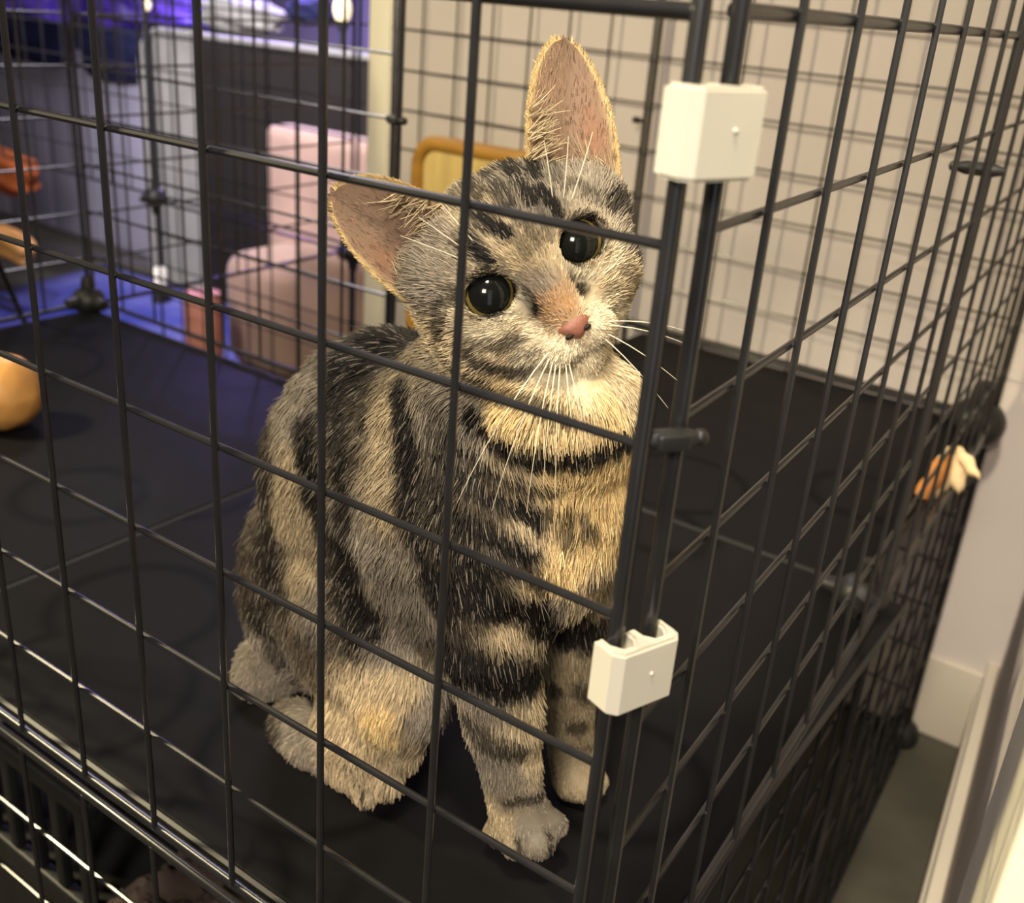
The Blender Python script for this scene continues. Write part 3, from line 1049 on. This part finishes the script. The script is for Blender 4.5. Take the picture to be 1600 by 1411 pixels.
# --- eyes
M_eyeblack = material('pupil', (0.006, 0.0065, 0.006, 1), 0.10, 0.30)
M_iris = material('olive_iris', lin(112, 98, 48), 0.14, 0.3, var=0.25, scale=300)
for e in eyes:
    b = bmesh.new()
    bmesh.ops.create_uvsphere(b, u_segments=36, v_segments=40, radius=1)
    gz = (CC - hp(*e))
    gz /= np.linalg.norm(gz)
    gz = gz * .8 + HF * .2
    gz = gz + HE * .10 + HU * .06
    gz /= np.linalg.norm(gz)
    q = Vector((0, 0, 1)).rotation_difference(Vector(gz)).to_matrix().to_4x4()
    mb = MB()
    vs = [(q @ v.co) * EYE_R + Vector(hp(*e)) for v in b.verts]
    b.verts.index_update()
    mi = []
    for f in b.faces:
        zc = f.calc_center_median().normalized().z
        th = math.degrees(math.acos(max(-1, min(1, zc))))
        mi.append(0 if th < 47 else (1 if th < 52 else 0))
    mb.v = [tuple(v) for v in vs]
    mb.f = [tuple(v.index for v in f.verts) for f in b.faces]
    mb.mi = mi
    b.free()
    mb.build('eye', [M_eyeblack, M_iris], cat)

# --- nose
M_nose = material('pink_nose', lin(132, 84, 68), 0.5, 0.4, var=0.15, scale=60, bump=0.2, bscale=400)
M_nostril = material('nostril', lin(30, 18, 16), 0.6, 0.3)
nb = bmesh.new()
bmesh.ops.create_uvsphere(nb, u_segments=24, v_segments=16, radius=1)
for v in nb.verts:
    x, y, z = v.co
    wd = .128 * (0.45 + 0.55 * max(0, min(1, (y + 1) / 1.3)))
    v.co = Vector(hp(x * wd, -.445 + y * .088, .150 + z * .075))
nose = MB().bm(nb).build('nose', M_nose, cat)
for sx in (-1, 1):
    MB().ball(hp(sx * .066, -.478, .20), (.034, .018, .02), rot=Matrix([list(r) for r in HR]), seg=12, rings=8).build('nostril', M_nostril, nose)

# --- ears
def ear(sx, tip, inner, outer, back, cup=.20):
    tip, inner, outer = np.array(tip), np.array(inner), np.array(outer)
    ns, ntt = 20, 18
    loc = np.zeros((2, ns + 1, ntt + 1, 3))
    for i in range(ns + 1):
        s_ = i / ns
        wf = (1 - s_ ** 2.5) ** .62
        cb = (inner + outer) / 2
        cl = cb + (tip - cb) * s_
        hv = (outer - inner) / 2
        for j in range(ntt + 1):
            t = -1 + 2 * j / ntt
            p = cl + hv * t * wf
            off = -cup * (1 - t * t) * (1 - s_) ** .5 * (wf ** .5)
            bul = .05 * math.sin(math.pi * s_)
            th = .022 + .02 * (1 - abs(t))
            p = p + np.array([0, 0, off + bul * abs(t)])
            loc[0, i, j] = p
            loc[1, i, j] = p + np.array([0, 0, -th])
    P = np.array([[[hp(*loc[l, i, j]) for j in range(ntt + 1)] for i in range(ns + 1)] for l in range(2)])
    V = P.reshape(-1, 3)
    ix = lambda l, i, j: (l * (ns + 1) + i) * (ntt + 1) + j
    F = []
    for i in range(ns):
        for j in range(ntt):
            F.append((ix(0, i, j), ix(0, i, j + 1), ix(0, i + 1, j + 1), ix(0, i + 1, j)))
            F.append((ix(1, i, j), ix(1, i + 1, j), ix(1, i + 1, j + 1), ix(1, i, j + 1)))
    for i in range(ns):
        for j in (0, ntt):
            F.append((ix(0, i, j), ix(0, i + 1, j), ix(1, i + 1, j), ix(1, i, j)))
    for j in range(ntt):
        F.append((ix(0, ns, j), ix(0, ns, j + 1), ix(1, ns, j + 1), ix(1, ns, j)))
        F.append((ix(0, 0, j), ix(1, 0, j), ix(1, 0, j + 1), ix(0, 0, j + 1)))
    cols = np.zeros((len(V), 3))
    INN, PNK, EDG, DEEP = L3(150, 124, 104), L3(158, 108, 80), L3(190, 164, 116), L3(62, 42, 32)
    for l in range(2):
        for i in range(ns + 1):
            for j in range(ntt + 1):
                s_, t = i / ns, -1 + 2 * j / ntt
                if l == 0:
                    c = INN * (1 - .25 * (1 - abs(t))) + 0
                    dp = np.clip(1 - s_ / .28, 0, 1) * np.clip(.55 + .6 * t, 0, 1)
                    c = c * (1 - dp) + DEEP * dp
                    pk = np.clip(1 - abs(t - .55) / .4, 0, 1) * np.clip(1 - abs(s_ - .4) / .3, 0, 1)
                    c = c * (1 - .6 * pk) + PNK * .6 * pk
                    ed = np.clip((abs(t) - .86) / .1, 0, 1)
                    c = c * (1 - ed) + EDG * ed
                else:
                    c = BRN * (.8 + .4 * s_)
                    ed = np.clip((abs(t) - .93) / .06, 0, 1)
                    c = c * (1 - ed) + EDG * ed
                cols[ix(l, i, j)] = c
    me = bpy.data.meshes.new('ear')
    me.from_pydata([tuple((v - np.array(KBASE)) * S) for v in V], [], F)
    a = me.color_attributes.new('col', 'FLOAT_COLOR', 'POINT')
    a.data.foreach_set('color', np.concatenate([cols, np.ones((len(V), 1))], 1).astype(np.float32).ravel())
    bmn = bmesh.new()
    bmn.from_mesh(me)
    bmesh.ops.recalc_face_normals(bmn, faces=bmn.faces)
    bmn.to_mesh(me)
    bmn.free()
    me.polygons.foreach_set('use_smooth', [True] * len(me.polygons))
    me.materials.append(M_ear)
    o = bpy.data.objects.new('ear', me)
    COL.objects.link(o)
    o.parent = cat
    # hair: short velvet inside, dark fur behind, tufts from the inner edge
    H, C, LN = [], [], []
    def strand(p, d, ln, c):
        d = d / np.linalg.norm(d)
        bend = rng.normal(0, .12, 3)
        H.append([p + d * ln * k / 4 + bend * ln * (k / 4) ** 2 for k in range(5)])
        C.append(c)
    up = (tip - (inner + outer) / 2)
    up /= np.linalg.norm(up)
    upw = HR @ up
    acw = HR @ ((outer - inner) / np.linalg.norm(outer - inner))
    for _ in range(5200):
        i, j = rng.random() * ns * .97, rng.random() * ntt
        l = 1 if rng.random() < .5 else 0
        i0, j0 = int(i), min(int(j), ntt - 1)
        a_, b_ = i - i0, j - j0
        p = (P[l, i0, j0] * (1 - a_) * (1 - b_) + P[l, i0 + 1, j0] * a_ * (1 - b_) + P[l, i0, j0 + 1] * (1 - a_) * b_ + P[l, i0 + 1, j0 + 1] * a_ * b_)
        c = cols[ix(l, i0, j0)] * rng.lognormal(0, .2)
        nrm = HF if l == 0 else -HF
        strand(p, upw + nrm * .12 + rng.normal(0, .12, 3), .05 * rng.uniform(.6, 1.2), c)
    for _ in range(1100):                      # rim
        i = rng.random() * ns * .98
        j = 0 if rng.random() < .5 else ntt
        i0 = int(i)
        p = P[0, i0, j] * (1 - i + i0) + P[0, i0 + 1, j] * (i - i0)
        strand(p, upw + acw * (.35 if j else -.35) + HF * .2 + rng.normal(0, .08, 3), .03 * rng.uniform(.6, 1.3), EDG * rng.lognormal(0, .2))
    for _ in range(90):                       # tufts over the ear opening
        i = rng.random() * ns * .5
        i0 = int(i)
        p = P[0, i0, int(rng.integers(0, 4))]
        strand(p, upw * .6 + acw * .75 + HF * .35 + rng.normal(0, .18, 3), rng.uniform(.10, .24), TAN * .8 * rng.lognormal(0, .2))
    for _ in range(90):
        i0 = int(rng.random() * ns * .25)
        p = P[0, i0, int(rng.integers(ntt - 5, ntt))]
        strand(p, upw * .8 - acw * .5 + HF * .4 + rng.normal(0, .2, 3), rng.uniform(.15, .3), TAN * rng.lognormal(0, .25))
    make_fur('ear_fur', np.array(H), np.array(C), .0055, o, KBASE)
    return o


M_ear = M_coat.copy()
M_ear.name = 'ear_skin'
pe = M_ear.node_tree.nodes['Principled BSDF']
pe.inputs['Subsurface Weight'].default_value = 0.35
pe.inputs['Subsurface Radius'].default_value = (0.004, 0.0016, 0.0008)
ear(1, (1.03, 1.30, -.50), (.30, .56, -.40), (.86, .10, -.52), 0)
ear(-1, (-.96, 1.10, -.46), (-.25, .58, -.40), (-.76, .06, -.52), 0)

# --- whiskers
M_whisk = material('whisker', lin(235, 225, 200), 0.35, 0.5)
wl = [(-.17, -.50, (-.9, -.55), 1.0), (-.19, -.53, (-.75, -.75), .9), (-.16, -.56, (-.6, -.85), .85), (-.2, -.50, (-1, -.35), 1.05), (-.14, -.58, (-.42, -.9), .7),
      (-.13, -.60, (-.28, -.95), .65), (-.18, -.55, (-.68, -.8), .75), (.17, -.50, (.9, -.35), .6), (.19, -.53, (.85, -.5), .6), (.16, -.56, (.6, -.8), .6), (.14, -.58, (.35, -.9), .6)]
for e, u, (de, du), ln in wl:
    p0 = hp(e, u, .13)
    q = []
    for k in range(7):
        t = k / 6
        q.append(p0 + (HE * de + HU * (du - .25 * t)) * ln * t + HF * (.18 * t - .34 * t * t) * ln)
    MB().tube(q, [.0048 * (1 - .75 * k / 6) for k in range(7)], 5).build('whisker', M_whisk, cat)
for sx in (-1, 1):
    for k in range(3):
        p0 = hp(sx * (.28 + .06 * k), .27, -.06)
        q = [p0 + (HU * (.9 - .1 * k) + HE * sx * (.25 + .2 * k)) * .5 * t + HF * (.25 * t - .1 * t * t) for t in (0, .25, .5, .75, 1)]
        MB().tube(q, [.005, .0045, .004, .003, .002], 5).build('whisker', M_whisk, cat)


# ---------------------------------------------------------------- things round the cage
def rect(x0, y0, x1, y1, Y, depth, b, bevel=0.15, mi=0, seg=4):
    """upright block facing the viewer on the plane y = Y, its front corners seen at two points of the photograph"""
    p, q = at(x0, y0, Y), at(x1, y1, Y)
    c = ((p[0] + q[0]) / 2, Y + depth / 2, (p[2] + q[2]) / 2)
    b.box(c, (abs(q[0] - p[0]), depth, abs(p[2] - q[2])), bevel=bevel, seg=seg, mi=mi)
    return c


# honey-coloured wooden board leaning in front of the wall, behind the kitten
def rounded_panel(b, x0, x1, z0, z1, y0, y1, r, mi=0, inset=0.0):
    pts = []
    for cx, cz, a0 in ((x1 - r, z1 - r, 0), (x0 + r, z1 - r, 90), (x0 + r, z0 + r, 180), (x1 - r, z0 + r, 270)):
        for k in range(7):
            a = math.radians(a0 + 15 * k)
            pts.append((cx + r * math.cos(a), cz + r * math.sin(a)))
    n = len(pts)
    vs = [(x, y0, z) for x, z in pts] + [(x, y1, z) for x, z in pts]
    fs = [tuple(range(n)), tuple(range(2 * n - 1, n - 1, -1))] + [(i, (i + 1) % n, n + (i + 1) % n, n + i) for i in range(n)]
    b.add(vs, fs, mi)
    return pts


p, q = at(648, 214, 16.5), at(905, 214, 16.5)
hx0, hx1, hz1 = p[0], q[0], p[2] + .05
t = thing('wooden_board', ((hx0 + hx1) / 2, 16.5, ZF), 'honey-coloured wooden board with rounded corners and a thick rim behind the kitten', 'board')
b = MB()
rounded_panel(b, hx0 + .12, hx1 - .12, ZF + .1, hz1 - .12, 16.52, 16.72, .55)
b.build('board_face', M_honey, t)
b = MB()
pts = []
for cx, cz, a0 in ((hx1 - .7, hz1 - .7, 0), (hx0 + .7, hz1 - .7, 90), (hx0 + .7, ZF + .9, 180), (hx1 - .7, ZF + .9, 270)):
    for k in range(7):
        a = math.radians(a0 + 15 * k)
        pts.append((cx + .58 * math.cos(a), 16.55, cz + .58 * math.sin(a)))
b.tube(pts, .19, 10, closed=True)
b.build('rim', M_honeyd, t)

# pink plush armchair
YP = 22.0
t = thing('armchair', at_z(480, 600, ZF), 'dusty pink plush armchair with rounded arm left of the white wall', 'armchair')
t['base'] = [-21.0, YP, ZF]
t.location = W((-21.0, YP, ZF))
pl, pr_ = at(408, 300, YP + 2.2), at(592, 300, YP + 2.2)
ptop = at(480, 206, YP + 2.2)[2]
bw_ = pr_[0] - pl[0]
MB().box(((pl[0] + pr_[0]) / 2 + .4, YP + 3.0, (ptop + ZF) / 2), (bw_ + .8, 1.6, ptop - ZF), bevel=.5, seg=5).build('backrest', M_pink, t)
al, ar = at(362, 480, YP), at(470, 480, YP)
atop = at(400, 398, YP)[2]
MB().box(((al[0] + ar[0]) / 2, YP + 1.2, (atop + ZF) / 2 + .4), (ar[0] - al[0], 3.6, atop - ZF - .8), bevel=.8, seg=6).build('arm', M_pink, t)
a2l, a2r = at(470, 450, YP + .3), at(592, 450, YP + .3)
a2top = at(520, 392, YP + .3)[2]
MB().box(((a2l[0] + a2r[0]) / 2, YP + 1.3, (a2top + ZF) / 2 + .4), (a2r[0] - a2l[0] + .1, 2.8, a2top - ZF - .8), bevel=.45, seg=5).build('seat_cushion', M_pink, t)
b = MB()
for sx in (al[0] + .5, pr_[0] - .5):
    MB().tube([(sx, YP + .2, ZF), (sx, YP + .2, ZF + .8)], [.16, .24], 10).build('leg', M_honeyd, t)
b = MB()
for k in range(1, 4):
    x = al[0] + .12 + (ar[0] - al[0]) * .0
    b.tube([(al[0] + .06 * k, YP - .02, atop - 1.2 - k * 1.6), (ar[0] - .2, YP - .02, atop - 1.25 - k * 1.6)], .025, 6)
b.build('seam', M_pink, t)

# pale pink post in front of the blue-lit floor
p0, p1 = at(298, 540, 19.8), at(342, 540, 19.8)
ptp = at(320, 458, 19.8)[2]
px_ = (p0[0] + p1[0]) / 2
t = thing('stool_post', (px_, 19.8, ZF), 'pale pink wooden post standing before the blue-lit floor', 'post')
r_ = (p1[0] - p0[0]) / 2 * .85
MB().tube([(px_, 19.8, ZF), (px_, 19.8, ptp - .3), (px_, 19.8, ptp)], [r_, r_, r_ * .92], 20).build('post', M_skinpink, t)
MB().tube([(px_, 19.8, ZF), (px_, 19.8, ZF + .25)], [r_ * 1.5, r_ * 1.4], 20).build('foot', M_skinpink, t)

# grey padded chair with dark front board
YG = 29.0
gl, gr = at(232, 300, YG), at(330, 300, YG)
gtop = at(300, 52, YG)[2]
gx1 = at(600, 100, YG)[0]
t = thing('padded_headboard', ((gl[0] + gx1) / 2, YG, ZF), 'grey padded headboard with a rounded top corner behind the charcoal board', 'headboard')
b = MB()
rounded_panel(b, gl[0], gx1, ZF, gtop, YG, YG + 2.0, 1.7)
b.build('padding', M_greyfab, t)
b = MB()
arc = [(gl[0] + .05, YG - .03, ZF + .3), (gl[0] + .05, YG - .03, gtop - 1.75)]
for k in range(9):
    a = math.radians(180 - 90 * k / 8)
    arc.append((gl[0] + 1.7 + 1.65 * math.cos(a), YG - .03, gtop - 1.7 + 1.65 * math.sin(a)))
arc.append((gx1 - .4, YG - .03, gtop - .05))
b.tube(arc, .15, 8)
b.build('piping', M_greyfab, t)
dl, dr = at(318, 300, 28.0), at(589, 300, 28.0)
dt = at(420, 72, 28.0)[2]
t = thing('charcoal_board', ((dl[0] + dr[0]) / 2, 28.0, ZF), 'large charcoal board standing behind the pink armchair', 'board')
MB().box(((dl[0] + dr[0]) / 2, 28.2, (dt + ZF) / 2), (dr[0] - dl[0], .4, dt - ZF), bevel=.06).build('panel', M_dark, t)
MB().box(((dl[0] + dr[0]) / 2, 28.2, dt + .06), (dr[0] - dl[0] + .1, .5, .22), bevel=.05).build('top_edge', M_greyfab, t)

# lavender storage box and the navy cloths on it
YL = 31.0
ll, lr = at(-60, 200, YL), at(236, 200, YL)
lt = at(100, 92, YL)[2]
t = thing('storage_box', ((ll[0] + lr[0]) / 2, YL, ZF), 'tall pale lavender box at the far left under the navy cloth', 'storage box')
MB().box(((ll[0] + lr[0]) / 2, YL + 2.5, (lt + ZF) / 2), (lr[0] - ll[0], 5, lt - ZF), bevel=.12).build('carcass', M_lav, t)
n = 4
wd = (lr[0] - ll[0]) / n
for i in range(n):
    MB().box((ll[0] + wd * (i + .5), YL - .06, (lt + ZF) / 2), (wd - .16, .16, lt - ZF - .5), bevel=.04).build('door_panel', M_lav, t)


def cloth(label, x0, y0, x1, y1, Y, dz, mt, name, cat_, seed):
    p, q = at(x0, y1, Y), at(x1, y0, Y)
    cx, cz = (p[0] + q[0]) / 2, (p[2] + q[2]) / 2
    w, h = (q[0] - p[0]), abs(q[2] - p[2])
    b = bmesh.new()
    bmesh.ops.create_icosphere(b, subdivisions=4, radius=1)
    r2 = np.random.default_rng(seed)
    ph = r2.uniform(0, 6, 9)
    for v in b.verts:
        x, y, z = v.co
        k = 1 + .10 * math.sin(4 * x + ph[0]) * math.cos(5 * y + ph[1]) + .08 * math.sin(8 * z + 5 * x + ph[2]) + .05 * math.sin(13 * y - 9 * x + ph[3])
        sg = lambda a: math.copysign(abs(a) ** .75, a)
        v.co = Vector((cx + sg(x) * k * w / 2, Y + y * k * dz, cz + sg(z) * k * h / 2))
    o = MB().bm(b).build(name, mt)
    return tag(o, label, cat_)


cloth('navy cloth hanging over the lavender box, left of the thick rear post', -20, 34, 112, 84, 30.5, .24, M_navy, 'folded_cloth', 'cloth', 1)
cloth('navy cloth hanging over the right end of the lavender box', 128, 52, 236, 114, 30.5, .24, M_navy, 'folded_cloth', 'cloth', 2)
cloth('crumpled bag with violet light in its colour, top left corner', 26, -14, 92, 44, 35.6, 1.2, M_purple, 'crumpled_bag', 'bag', 3)
cloth('crumpled bag with violet light in its colour, between the two left wires at the top', 130, -20, 214, 44, 38.4, 1.2, M_purple, 'crumpled_bag', 'bag', 4)
cloth('crumpled bag with violet light in its colour, right of the warm bulb, above the grey headboard', 232, -18, 335, 36, 36.0, 1.6, M_purple, 'crumpled_bag', 'bag', 5)
cloth('pale grey cloth folded on top of the grey headboard', 318, 4, 440, 42, 30.0, .8, M_greyfab, 'folded_cloth', 'cloth', 6)
cloth('dark navy pouch on top of the charcoal board', 456, 0, 524, 36, 30.9, .8, M_navy, 'pouch', 'pouch', 7)
cloth('orange cloth bundle at the left edge of the picture', -30, 244, 44, 288, 22.0, .8, M_orange, 'cloth_bundle', 'cloth', 8)
cloth('small tan plush lying at the left edge below the orange bundle', -10, 366, 42, 398, 20.5, .6, M_tan, 'plush_toy', 'toy', 9)

# sheet added on the floor, the blue light there put into its colour
p = [at_z(-80, 560, ZF), at_z(520, 640, ZF), at_z(470, 430, ZF), at_z(120, 385, ZF)]
b = MB()
N1 = 12
p = [(-44, 18.2), (-29.2, 18.2), (-29.4, 28.0), (-46, 28.2)]
vs, fs = [], []
for i in range(N1 + 1):
    for j in range(N1 + 1):
        u, v = i / N1, j / N1
        a = np.array(p[0]) * (1 - u) + np.array(p[1]) * u
        c = np.array(p[3]) * (1 - u) + np.array(p[2]) * u
        x, y = a * (1 - v) + c * v
        vs.append((x, y, ZF + .12 + .05 * math.sin(3 * u * 6) * math.sin(v * 17)))
for i in range(N1):
    for j in range(N1):
        k = i * (N1 + 1) + j
        fs.append((k, k + N1 + 1, k + N1 + 2, k + 1))
b.add(vs, fs)
mo = b.build('blue_lit_sheet', M_blue, base=(-34, 25, ZF))
md = mo.modifiers.new('thickness', 'SOLIDIFY')
md.thickness = .1 * S
tag(mo, 'blue sheet added on the floor beyond the left shelf, coloured as blue light', 'mat')

# small lights in the far room
def bulb(label, x, y, Y, r, mt):
    c = at(x, y, Y)
    t = thing('lamp', (c[0], c[1], c[2] - r * 2.2), label, 'lamp')
    MB().ball(c, (r, r, r * 1.5), seg=16, rings=10).build('bulb', mt, t)
    MB().tube([(c[0], c[1], c[2] - r * 2.2), (c[0], c[1], c[2] - r * 1.2)], [r * .6, r * .7], 12).build('socket', M_plastic, t)
    MB().tube([(c[0], c[1], c[2] - r * 2.2), (c[0], c[1], ZF)], .09, 8).build('stem', M_plastic, t)


bulb('small warm lamp on a thin stem left of the grey headboard', 228, 6, 28.6, .22, M_glow)
bulb('small warm lamp above the charcoal board, right of the dark pouch', 535, 14, 28.72, .36, M_glow)
p, q = at(14, 2, 38), at(52, 24, 38)
t = thing('screen', ((p[0] + q[0]) / 2, 38, q[2] - .6), 'small glowing blue-white screen in the top left corner', 'screen')
MB().box(((p[0] + q[0]) / 2, 38, (p[2] + q[2]) / 2), (q[0] - p[0], .12, p[2] - q[2]), bevel=.04).build('display', M_glowb, t)
MB().box(((p[0] + q[0]) / 2, 38.14, (p[2] + q[2]) / 2), (q[0] - p[0] + .2, .14, p[2] - q[2] + .2), bevel=.05).build('bezel', M_plastic, t)
p = at(250, 432, 26)
t = thing('jar', (p[0], 26, ZF), 'small white jar on a dark stand behind the blue-lit floor', 'jar')
MB().tube([(p[0], 26, p[2] - .35), (p[0], 26, p[2] + .3), (p[0], 26, p[2] + .42)], [.30, .32, .24], 16).build('jar_body', M_white, t)
MB().tube([(p[0], 26, ZF), (p[0], 26, p[2] - .35)], [.5, .34], 12).build('stand', M_plastic, t)

# tan ball toy on the left shelf
c = np.array(at_z(8, 684, -6.0)) + np.array([-.35, .25, 0.62])
b = bmesh.new()
bmesh.ops.create_icosphere(b, subdivisions=2, radius=.62)
for v in b.verts:
    v.co = v.co * (1 + .05 * math.sin(3 * v.co.x * 4 + 1) * math.cos(5 * v.co.z * 3))
    v.co.z = max(v.co.z * 1.05, -.6)
bmesh.ops.bevel(b, geom=list(b.edges), offset=.03, segments=1, affect='EDGES')
b.transform(Matrix.Translation(Vector(c)))
tag(MB().bm(b).build('toy_ball', M_tan, base=(c[0], c[1], -6.0), angle=20), 'tan faceted ball on the left shelf, cut by the picture edge', 'toy')

# leaning wire ladder at the left edge
t = thing('wire_ladder', at_z(20, 520, -6) * np.array([1, 1, 0]) + np.array([0, 0, -6]), 'small black wire ladder leaning at the left shelf end', 'ladder')
la, lb_ = at(-8, 400, 6.0), at(40, 506, 7.6)
for dx in (0, -1.5):
    MB().tube([la + np.array([dx, 0, 0]), lb_ + np.array([dx, 0, 0])], .06, 8).build('rail', M_wire, t)
for k in range(5):
    f = .15 + .17 * k
    c0 = la * (1 - f) + lb_ * f
    MB().tube([c0, c0 + np.array([-1.5, 0, 0])], .03, 6).build('rung', M_wire, t)

# feather toy tied under the back right connector
p0 = at(1490, 700, 12.6)
t = thing('feather_toy', p0 - np.array([0, 0, 1.6]), 'orange and cream feather toy tied to the far side panel, below the round right connector', 'toy')


def feather(b, root, d, side, ln, wd, bend):
    root, d, side = map(np.array, (root, d, side))
    vs, fs = [], []
    n = 12
    for i in range(n + 1):
        t_ = i / n
        c_ = root + d * ln * t_ + bend * np.array([0, 0, -1]) * ln * t_ * t_
        w_ = wd * math.sin(math.pi * min(1, .12 + t_ * .88)) ** .7
        j = .02 * math.sin(i * 5)
        vs += [c_ - side * (w_ + j), c_ + np.array([0, -.03, .02]), c_ + side * (w_ - j)]
    for i in range(n):
        for k in (0, 1):
            a = i * 3 + k
            fs.append((a, a + 1, a + 4, a + 3))
    b.add(vs, fs)


for dvec, sd, ln, wd, mt in (((-.25, -.2, -1), (1, .2, -.2), 1.0, .15, M_feather), ((-.05, -.1, -1), (1, .3, 0), 0.8, .2, M_feath2), ((.35, 0, -.9), (.9, .2, .4), 0.7, .18, M_feath2),
                             ((.75, 0, -.5), (.5, .1, .8), 0.6, .12, M_feath2), ((-.4, -.1, -1), (.9, 0, -.3), 1.1, .10, M_feather)):
    b = MB()
    feather(b, p0, np.array(dvec) / np.linalg.norm(dvec), np.array(sd) / np.linalg.norm(sd), ln, wd, .12)
    o = b.build('feather', mt, t)
    md = o.modifiers.new('thickness', 'SOLIDIFY')
    md.thickness = .02 * S
MB().tube([p0 + np.array([0, 0, .35]), p0, p0 - np.array([0, 0, .1])], [.03, .05, .05], 8).build('binding', M_plastic, t)

# lower storey: brown fleece bed and a slotted black crate
t = thing('pet_bed', (-4.3, 2.6, ZF), 'brown fleece pet bed in the dark lower storey', 'pet bed')
b = bmesh.new()
bmesh.ops.create_grid(b, x_segments=70, y_segments=60, size=1)
r2 = np.random.default_rng(5)
for v in b.verts:
    x, y = v.co.x, v.co.y
    rr = max(abs(x), abs(y))
    z = -9.6 + .55 * max(0, rr - .62) / .38 * (1 if rr < .9 else (1 - (rr - .9) * 6)) + .11 * math.sin(14 * x + 4 * y) * math.sin(11 * y) + .08 * math.sin(27 * x - 13 * y) + r2.normal(0, .035)
    v.co = Vector((-4.3 + x * 2.5, 2.9 + y * 2.5, z))
mbp = MB().bm(b)
mbp.build('fleece', M_bed, t, base=(-4.3, 2.6, ZF))
MB().box((-4.3, 2.9, (-10.6 + ZF) / 2), (4.8, 4.8, -10.6 - ZF), bevel=.3).build('bed_base', M_bed, t)
t = thing('slotted_crate', (-9.2, 2.2, ZF), 'black slotted crate in the lower storey at the lower left', 'crate')
for k in range(9):
    MB().box((-11.3 + .52 * k, .95, -8.9), (.16, .14, 1.5), bevel=.03).build('slat', M_plastic, t)
MB().box((-9.2, .95, -8.05), (4.6, .2, .26), bevel=.05).build('rim', M_plastic, t)
MB().box((-9.2, .95, -9.85), (4.6, .2, .4), bevel=.05).build('rim', M_plastic, t)
MB().box((-9.2, 3.0, (ZF - 9.9) / 2), (4.6, 4.2, -9.9 - ZF), bevel=.08).build('tub', M_plastic, t)
MB().box((-9.2, 4.95, -8.95), (4.6, .2, 1.9), bevel=.05).build('back_wall', M_plastic, t)
